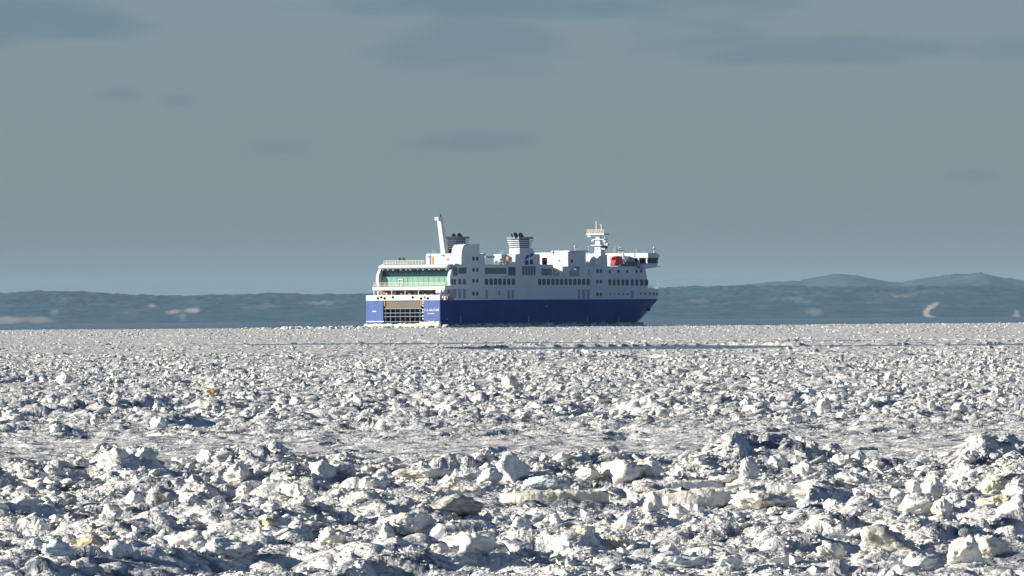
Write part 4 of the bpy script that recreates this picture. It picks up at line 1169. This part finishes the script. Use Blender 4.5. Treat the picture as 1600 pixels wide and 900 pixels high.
NB = [
 # px, base py, w, h, material, label, options
 (371, 778, 46, 44, 'ice_white', 'tall pointed white ice block with shaded right face, left part of the ridge', dict(peak=.55, depth=.9)),
 (385, 790, 34, 24, 'ice_cream', 'squarish cream ice block at the foot of the tall pointed one', dict()),
 (175, 812, 130, 24, 'ice_cream', 'long white ice bar with yellowish underside, left end of the ridge', dict(depth=.4, flat=.5, sink=.1)),
 (212, 805, 34, 36, 'ice_white', 'upright white lump at the right end of the long ice bar', dict(peak=.3)),
 (70, 808, 66, 34, 'ice_yellow', 'tawny yellow pitted ice lump left of the long ice bar', dict()),
 (100, 804, 40, 30, 'ice_shaded', 'dark shaded ice lump between the yellow lump and the ice bar', dict()),
 (226, 752, 38, 24, 'ice_grey', 'grey ice block with brown tip standing above the ridge at left', dict(tilt=(0, .2))),
 (186, 754, 32, 20, 'ice_white', 'rounded white ice block left of the brown-tipped one', dict()),
 (255, 808, 56, 44, 'ice_shaded', 'dark grey-green rubble lump in shade right of the ice bar', dict()),
 (300, 806, 46, 30, 'ice_grey', 'grey rubble lump in the shaded hollow of the left ridge', dict()),
 (140, 880, 58, 36, 'ice_amber', 'amber brown tilted ice block in the lower left', dict(tilt=(0, .25), peak=.2)),
 (105, 876, 42, 20, 'ice_cream', 'buff ice lump touching the amber block on its left', dict()),
 (172, 868, 36, 14, 'ice_yellow', 'small yellow-brown ice sliver right of the amber block', dict(flat=.5)),
 (90, 903, 52, 34, 'ice_teal', 'pale teal pyramid of ice at the bottom left corner', dict(peak=.6)),
 (62, 878, 46, 32, 'ice_teal', 'leaning pale teal ice shard behind the bottom left pyramid', dict(peak=.4, tilt=(0, -.3))),
 (188, 902, 60, 40, 'ice_teal', 'long diagonal blue-green ice shard near the bottom left', dict(tilt=(0, -.5), flat=.5)),
 (290, 886, 70, 48, 'ice_white', 'large rounded white mound with shaded right flank, bottom left quarter', dict(peak=.3)),
 (350, 893, 90, 40, 'ice_grey', 'long shaded grey mound right of the large white mound at the bottom', dict(flat=.6)),
 (172, 835, 36, 34, 'ice_white', 'smooth white boulder of ice below the long ice bar', dict()),
 (40, 826, 50, 26, 'ice_white', 'white wedge of ice by the left edge below the ridge', dict(peak=.4)),
 (68, 852, 28, 20, 'ice_grey', 'small grey rounded ice block above the amber one', dict()),
 (440, 800, 42, 16, 'ice_yellow', 'small yellow-green ice bar left of the ridge hollow', dict(depth=.5, flat=.5, tilt=(0, -.15))),
 (467, 795, 18, 26, 'ice_white', 'narrow upright ice stick left of the ridge hollow', dict(peak=.1)),
 (505, 772, 44, 34, 'ice_teal', 'greenish ice block with white cap in the ridge left of centre', dict()),
 (530, 770, 44, 28, 'ice_grey', 'grey ice block leaning beside the greenish one', dict(tilt=(0, .3))),
 (585, 785, 50, 26, 'ice_grey', 'flat-topped blue-grey ice block where the ridge dips', dict(flat=.6)),
 (570, 806, 56, 22, 'ice_cream', 'low crumbled cream ice heap below the ridge dip', dict(flat=.6)),
 (640, 848, 94, 46, 'ice_cream', 'big white mound with yellow foot, lit, below the ridge at centre left', dict(peak=.2)),
 (712, 830, 92, 42, 'ice_shaded', 'big dark brown-grey mound beside the lit white one', dict(flat=.7)),
 (660, 774, 96, 20, 'ice_cream', 'low cream slab end at the left of the long floe edge', dict(flat=.4, depth=.5)),
 (700, 782, 32, 26, 'ice_cream', 'squarish cream block on the left end of the floe', dict()),
 (802, 778, 54, 58, 'ice_grey', 'tallest grey ice block of the ridge at centre', dict(peak=.5)),
 (770, 776, 44, 32, 'ice_white', 'white tilted block left of the tallest grey one', dict(tilt=(0, -.25))),
 (850, 782, 76, 30, 'ice_teal', 'long blue-grey wall of ice right of the tallest block', dict(flat=.6, depth=.5)),
 (927, 774, 36, 36, 'ice_cream', 'tilted cream ice plate standing at the centre of the ridge', dict(tilt=(0, -.45), flat=.8)),
 (985, 774, 92, 44, 'ice_cream', 'largest white lump of the ridge with yellow underside', dict(flat=.7)),
 (1020, 770, 26, 40, 'ice_white', 'white horn at the right end of the largest ridge lump', dict(peak=.5)),
 (1100, 770, 52, 24, 'ice_white', 'long low white ice block between the white horn and the grey slab', dict(flat=.6)),
 (1172, 768, 32, 42, 'ice_grey', 'grey upright ice slab standing right of centre on the ridge', dict(peak=.3, flat=1.3, depth=.6)),
 (1215, 758, 36, 26, 'ice_grey', 'small shaded ice block right of the grey upright slab', dict()),
 (1130, 772, 46, 16, 'ice_cream', 'thin cream ice bar left of the grey upright slab', dict(flat=.4, depth=.5)),
 (1195, 806, 112, 36, 'ice_cream', 'wide crystalline white mound with yellow foot, right of the floe', dict(flat=.6, rough_=.16)),
 (1020, 830, 32, 42, 'ice_white', 'bright white upright block below the floe edge', dict(peak=.3)),
 (1060, 828, 32, 34, 'ice_cream', 'cream upright block beside the bright white one', dict(peak=.2)),
 (1000, 806, 24, 20, 'ice_grey', 'grey rounded ice lump against the floe edge', dict()),
 (978, 846, 46, 28, 'ice_white', 'fan-shaped white ice heap below the floe', dict(peak=.3)),
 (1092, 812, 20, 16, 'ice_grey', 'small grey ice lump right of the cream upright block', dict()),
 (735, 888, 92, 44, 'ice_white', 'broad brilliant white mound, bottom centre', dict(flat=.6)),
 (722, 898, 46, 18, 'ice_grey', 'grey boulder at the foot of the brilliant white mound', dict()),
 (965, 872, 62, 30, 'ice_cream', 'beige lumpy ice heap at the lower centre', dict(rough_=.16)),
 (915, 870, 32, 22, 'ice_yellow', 'dark olive ice block left of the beige heap', dict()),
 (1060, 900, 90, 32, 'ice_teal', 'wide blue-grey ice wall at the bottom edge right of centre', dict(flat=.6)),
 (1140, 902, 46, 26, 'ice_teal', 'pale rounded ice lump right of the bottom ice wall', dict()),
 (520, 882, 48, 36, 'ice_cream', 'white and buff knobbly block, lower left of centre', dict(rough_=.16)),
 (422, 864, 26, 16, 'ice_amber', 'small amber-tinged ice block, lower left of centre', dict()),
 (480, 862, 60, 14, 'ice_white', 'low white ice ledge above the knobbly block', dict(flat=.4)),
 (605, 876, 26, 28, 'ice_white', 'narrow upright white block at the lower centre', dict(peak=.3)),
 (870, 838, 24, 24, 'ice_white', 'small white wedge right of the dark mound', dict(peak=.5)),
 (815, 846, 34, 26, 'ice_grey', 'grey ice lump low on the right of the dark mound', dict()),
 (1432, 786, 34, 30, 'ice_grey', 'dull grey block left of the pale pillar in the right ridge', dict()),
 (1458, 790, 38, 42, 'ice_cream', 'pale pillar of ice in the ridge at right', dict(peak=.2)),
 (1330, 782, 58, 28, 'ice_white', 'white block with deep shadow, right of the flat ridge bar', dict(tilt=(0, .2))),
 (1275, 788, 80, 18, 'ice_cream', 'long pale ice bar lying along the right ridge', dict(flat=.4, depth=.5, tilt=(0, .12))),
 (1315, 752, 36, 26, 'ice_cream', 'pale rounded block behind the long ice bar at right', dict()),
 (1225, 800, 60, 12, 'ice_shaded', 'dark olive ice ledge under the long pale bar', dict(flat=.4)),
 (1440, 830, 76, 46, 'ice_cream', 'large white lump with dark shadow at the right', dict(peak=.2)),
 (1472, 836, 34, 36, 'ice_cream', 'cream round-topped block on the right of that large white lump', dict()),
 (1385, 880, 84, 52, 'ice_shaded', 'big dark green-grey ice block in shade, lower right', dict(flat=.9)),
 (1345, 864, 46, 22, 'ice_white', 'white lump on the left shoulder of the dark green-grey block', dict()),
 (1510, 892, 60, 56, 'ice_cream', 'tall rounded cream boulder in the lower right', dict(peak=.2)),
 (1546, 884, 70, 44, 'ice_cream', 'cream boulder with wrinkled side at the lower right edge', dict(rough_=.15)),
 (1440, 900, 60, 38, 'ice_white', 'white dome of ice at the bottom right', dict()),
 (1300, 888, 50, 34, 'ice_cream', 'knobbly cream block left of the dark green-grey one', dict(rough_=.16)),
 (1570, 812, 90, 26, 'ice_yellow', 'yellow-tinged crumbled ice bank at the right edge', dict(flat=.5, rough_=.16)),
 (1555, 784, 44, 36, 'ice_yellow', 'pale yellow block with shaded foot near the right edge', dict(peak=.2)),
 (1588, 788, 46, 30, 'ice_cream', 'cream ice lump cut by the right edge, ridge height', dict()),
 (1490, 796, 36, 24, 'ice_grey', 'grey pitted ice block right of the pale pillar', dict()),
 (100, 606, 24, 22, 'ice_white', 'bright white triangular ice fin far out at left', dict(peak=.6, tilt=(0, .1))),
 (335, 624, 26, 18, 'ice_amber', 'yellow-brown tipped ice block far out at left', dict(tilt=(0, -.3))),
 (148, 668, 15, 20, 'ice_white', 'small upright white ice stub left of centre in the middle distance', dict(peak=.3)),
 (248, 674, 30, 22, 'ice_teal', 'blue-green ice hump in the left middle distance', dict()),
 (88, 682, 22, 18, 'ice_grey', 'roundish grey ice block in the left middle distance', dict()),
 (80, 640, 24, 18, 'ice_grey', 'tan-grey tilted ice block in the left middle distance', dict(tilt=(0, .3))),
 (798, 615, 30, 26, 'ice_cream', 'beige ice cone standing out in the central middle distance', dict(peak=.5)),
 (742, 617, 22, 14, 'ice_cream', 'cream ice block left of the beige cone', dict()),
 (775, 620, 22, 14, 'ice_white', 'white ice block at the foot of the beige cone', dict()),
 (830, 618, 20, 12, 'ice_cream', 'low cream ice block right of the beige cone', dict()),
 (692, 662, 14, 16, 'ice_grey', 'small grey upright ice stub in the central middle distance', dict(peak=.3)),
 (820, 660, 24, 14, 'ice_grey', 'dark-sided ice block in the central middle distance', dict()),
 (1287, 652, 26, 30, 'ice_white', 'bright white pointed block in the right middle distance', dict(peak=.6)),
 (1268, 656, 20, 14, 'ice_grey', 'grey ice block at the left foot of the bright pointed one', dict()),
 (1374, 634, 36, 16, 'ice_cream', 'smooth cream loaf-shaped ice block in the right middle distance', dict(flat=.6)),
 (1514, 612, 16, 24, 'ice_yellow', 'pale yellow ice cone in the far right middle distance', dict(peak=.6)),
 (1456, 650, 14, 18, 'ice_cream', 'narrow cream ice stub left of a deep blue shadow, right middle distance', dict(peak=.2)),
 (1500, 652, 26, 16, 'ice_cream', 'greenish cream ice block right of the narrow cream stub', dict()),
 (1240, 668, 36, 18, 'ice_grey', 'shaded ice heap in the right middle distance', dict()),
 (1310, 606, 18, 12, 'ice_grey', 'small tan-grey ice block far out right of centre', dict()),
 (1185, 608, 26, 10, 'ice_white', 'low white ice block far out right of centre', dict()),
 (540, 604, 30, 12, 'ice_grey', 'grey ice hump far out left of the beige cone', dict()),
 (1010, 668, 30, 12, 'ice_shaded', 'dark ice lump in the central middle distance below the ship bow', dict()),
 (20, 664, 36, 14, 'ice_grey', 'blue-grey shaded ice ledge at the left edge, middle distance', dict(flat=.5)),
 (390, 658, 30, 16, 'ice_teal', 'dark teal-sided ice block in the left middle distance', dict()),
]
for i, (px, py, w, h, mt, lab, kw) in enumerate(NB):
    block('ice_block', px, py, w, h, mt, lab, 100 + i, **kw)
SL = [
 (870, 801, 190, 15, 'ice_yellow', 'long flat ice floe with dark undercut edge, centre of the ridge', dict(depth=.30)),
 (1075, 800, 210, 20, 'ice_cream', 'long flat ice floe with bright cream edge, right of the undercut one', dict(depth=.30)),
 (1050, 780, 170, 12, 'ice_white', 'thin white floe lying behind the bright-edged one', dict(depth=.30)),
 (700, 792, 150, 12, 'ice_cream', 'narrow white floe left of the undercut one', dict(depth=.35)),
 (735, 770, 70, 10, 'ice_grey', 'short grey floe below the tallest ridge block', dict(depth=.35)),
 (1255, 782, 120, 10, 'ice_grey', 'low grey floe at the foot of the right ridge', dict(depth=.35)),
 (320, 730, 70, 10, 'ice_white', 'smooth snow-covered floe tilted behind the left ridge', dict(depth=.8, tilt=(.03, .05))),
 (290, 752, 60, 8, 'ice_white', 'small flat white floe right of the brown-tipped block', dict(depth=.8)),
]
for i, (px, py, w, h, mt, lab, kw) in enumerate(SL):
    block('ice_slab', px, py, w, h, mt, lab, 300 + i, kind='slab', cat='ice slab', **kw)

_named = list(_occupied)
# unnamed chunks, too alike to tell apart: 180 nearest as things of their own
_protos = [chunk_mesh(500 + i, flat=random.choice((.6, .8, 1.0)), peak=random.choice((0, 0, .3, .5)), rough_=.12) for i in range(6)] + [shard_mesh(520 + i) for i in range(8)]
mats_c = ['ice_white', 'ice_white', 'ice_cream', 'ice_white', 'ice_grey']
zones = [(126, 170, 90, 'ice chunks in the foreground', 'lumpy snow-crusted ice chunk, one of many alike strewn below the ridge'),
         (172, 197, 60, 'ice chunks on the ridge', 'lumpy snow-crusted ice chunk, one of many alike heaped along the ridge'),
         (280, 430, 40, 'ice chunks in the middle distance', 'lumpy snow-crusted ice chunk, one of many alike in the middle distance')]
for zi, (d0, d1, cnt, grp, lab) in enumerate(zones):
    for k in range(cnt):
        for _try in range(30):
            d = math.sqrt(random.uniform(d0 ** 2, d1 ** 2)); x = random.uniform(-.058, .058) * d
            if all(abs(x - ox) > ow * .8 or not (-7 < d - od < 2) for ox, od, ow in _occupied): break
        W = random.uniform(.22, .42) * (1 if zi < 2 else 1.25); H = W * random.uniform(.38, .66)
        i = random.randrange(len(_protos))
        src = _protos[i]; mt = M[mats_c[(i * 3 + zi) % 5]]
        if not src.materials: src.materials.append(mt)
        o = link('ice_block', src)
        o.scale = (W, W * random.uniform(.7, 1.2), H)
        o.location = (x, d, terr(x, d) - H * .2); o.rotation_euler = (random.uniform(-.25, .25), random.uniform(-.25, .25), random.uniform(0, 6.28))
        tag(o, lab, 'ice block', grp)
        _occupied.append((x, d, W))

# ------------------------------------------------------------------ uncountable rubble: one object
def scatter(name, pts, rot, scl, idx, protos, mat, label, cat):
    coll = bpy.data.collections.new(name + '_shapes')
    for k, me in enumerate(protos):
        me.materials.clear(); me.materials.append(mat)
        o = bpy.data.objects.new('shape_%02d' % k, me); coll.objects.link(o)
    me = bpy.data.meshes.new(name)
    me.vertices.add(len(pts)); me.vertices.foreach_set('co', np.asarray(pts, np.float32).ravel())
    for nm, arr, ty in (('rot', rot, 'FLOAT_VECTOR'), ('scl', scl, 'FLOAT_VECTOR')):
        a = me.attributes.new(nm, ty, 'POINT'); a.data.foreach_set('vector', np.asarray(arr, np.float32).ravel())
    a = me.attributes.new('idx', 'INT', 'POINT'); a.data.foreach_set('value', np.asarray(idx, np.int32))
    o = link(name, me)
    ng = bpy.data.node_groups.new(name, 'GeometryNodeTree')
    ng.interface.new_socket('Geometry', in_out='INPUT', socket_type='NodeSocketGeometry')
    ng.interface.new_socket('Geometry', in_out='OUTPUT', socket_type='NodeSocketGeometry')
    gi, go = ng.nodes.new('NodeGroupInput'), ng.nodes.new('NodeGroupOutput')
    ip = ng.nodes.new('GeometryNodeInstanceOnPoints'); ci = ng.nodes.new('GeometryNodeCollectionInfo')
    ci.inputs['Collection'].default_value = coll; ci.inputs['Separate Children'].default_value = True; ci.inputs['Reset Children'].default_value = True
    def attr(nm, ty):
        n = ng.nodes.new('GeometryNodeInputNamedAttribute'); n.data_type = ty; n.inputs['Name'].default_value = nm
        return n.outputs['Attribute']
    e2r = ng.nodes.new('FunctionNodeEulerToRotation')
    ng.links.new(gi.outputs[0], ip.inputs['Points']); ng.links.new(ci.outputs['Instances'], ip.inputs['Instance'])
    ip.inputs['Pick Instance'].default_value = True
    ng.links.new(attr('idx', 'INT'), ip.inputs['Instance Index'])
    ng.links.new(attr('rot', 'FLOAT_VECTOR'), e2r.inputs[0]); ng.links.new(e2r.outputs[0], ip.inputs['Rotation'])
    ng.links.new(attr('scl', 'FLOAT_VECTOR'), ip.inputs['Scale'])
    ng.links.new(ip.outputs[0], go.inputs[0])
    md = o.modifiers.new('scatter', 'NODES'); md.node_group = ng
    return tag(o, label, cat, kind='stuff')

def rubble():
    P, SC_, RT, ID = [], [], [], []
    HA = .078
    def zone(d0, d1, n, smin, smax, power, hmul, clump_s, thr, seed, flat=(.5, .95)):
        n0 = int(n * 2.2)
        d = np.sqrt(rng.uniform(d0 * d0, d1 * d1, n0)); x = rng.uniform(-HA, HA, n0) * d
        c = fbm(x / clump_s, d / (clump_s * 1.5), seed, 3)
        r = rough(d, x)
        keep = rng.random(n0) < np.clip((c - thr) * 3.2 + .25, .03, 1) * np.clip(r * .9, .15, 1)
        keep &= ~lead_mask(x, d)
        keep &= d < EDGE - 15
        for ox, od, ow in _named:          # keep the named blocks free of loose rubble
            if d0 < od + 8 and d1 > od - 8 and smax > .15:
                keep &= ~((np.abs(x - ox) < ow * .55) & (d > od - ow * .4 - 5.0) & (d < od + ow * .8))
        d, x, r = d[keep][:n], x[keep][:n], r[keep][:n]
        k = len(d)
        s = smin * (smax / smin) ** (rng.random(k) ** power) * (.65 + .45 * np.clip(r, 0, 1.3))
        low = 1 - 0.82 * (gauss(d, L1 - 60, 60) + gauss(d, L2 - 40, 45))
        hh = s * rng.uniform(flat[0], flat[1], k) * hmul * low * np.where(d < 300, .78, .9)
        z = hf(x, d) + gz(d) - hh * .22
        P.append(np.stack([x, d, z], -1)); ii = rng.integers(0, 18, k); sh = ii >= 7
        SC_.append(np.stack([s * np.where(sh, rng.uniform(1.0, 1.7, k), 1), s * rng.uniform(.7, 1.3, k), np.where(sh, hh * .62, hh)], -1))
        tl = np.where(sh, .55, .35)
        RT.append(np.stack([rng.uniform(-1, 1, k) * tl, rng.uniform(-1, 1, k) * tl, rng.uniform(0, 6.28, k)], -1))
        ID.append(ii)
    zone(100, 205, 28000, .05, .32, 3.0, 1, 2.2, .47, 201)
    zone(170, 198, 3500, .10, .45, 2.4, 1, 1.5, .45, 205)
    zone(118, 205, 44000, .035, .13, 1.5, 1, 1.2, .44, 207)
    zone(196, 300, 46000, .04, .15, 1.3, .7, 1.6, .40, 208)
    zone(198, 290, 22000, .05, .36, 3.2, .5, 3.0, .47, 202)
    zone(290, 640, 60000, .09, .55, 2.6, .95, 3.5, .44, 203)
    zone(640, 1180, 46000, .14, .70, 2.2, .8, 6, .42, 204)
    zone(1180, 2390, 64000, .18, .85, 2.0, .62, 9, .34, 206)
    protos = [chunk_mesh(700 + i, flat=(.6, .8, 1.0)[i % 3], peak=(0, .3, .5)[(i // 3) % 3], cuts=4, rough_=.13) for i in range(7)] + [shard_mesh(720 + i) for i in range(11)]
    scatter('ice_rubble', np.concatenate(P), np.concatenate(RT), np.concatenate(SC_), np.concatenate(ID), protos, M['rubble'],
            'broken snow-white ice rubble covering the sea to the horizon', 'ice rubble')
rubble()

# churned brash thrown up round the hull and along the wake
def brash():
    P, SC_, RT = [], [], []
    def put(wp, s, h):
        P.append(wp); SC_.append((s, s * random.uniform(.7, 1.3), h)); RT.append((random.uniform(-.3, .3), random.uniform(-.3, .3), random.uniform(0, 6.28)))
    for i in range(420):      # heaped along the starboard side
        x = random.uniform(-1, 122); s = random.uniform(.6, 2.0)
        y = -hull_half(x, 0) - random.uniform(.2, 3.5)
        w = to_world((x, y, -.15)); put(w, s, s * random.uniform(.3, .75))
    for i in range(700):      # the wake astern
        x = -random.uniform(1, 60) ** 1.0; y = random.uniform(-12, 13)
        s = random.uniform(.4, 1.8); w = to_world((x, y, -.1 - .1 * random.random())); put(w, s, s * random.uniform(.25, .6))
    protos = [chunk_mesh(800 + i, flat=.8, cuts=2, rough_=.13) for i in range(6)]
    n = len(P)
    scatter('brash_ice', np.array([tuple(p) for p in P]), np.array(RT), np.array(SC_), rng.integers(0, 6, n), protos, M['brash'],
            'churned grey brash ice along the hull and wake of the ferry', 'brash ice')
brash()
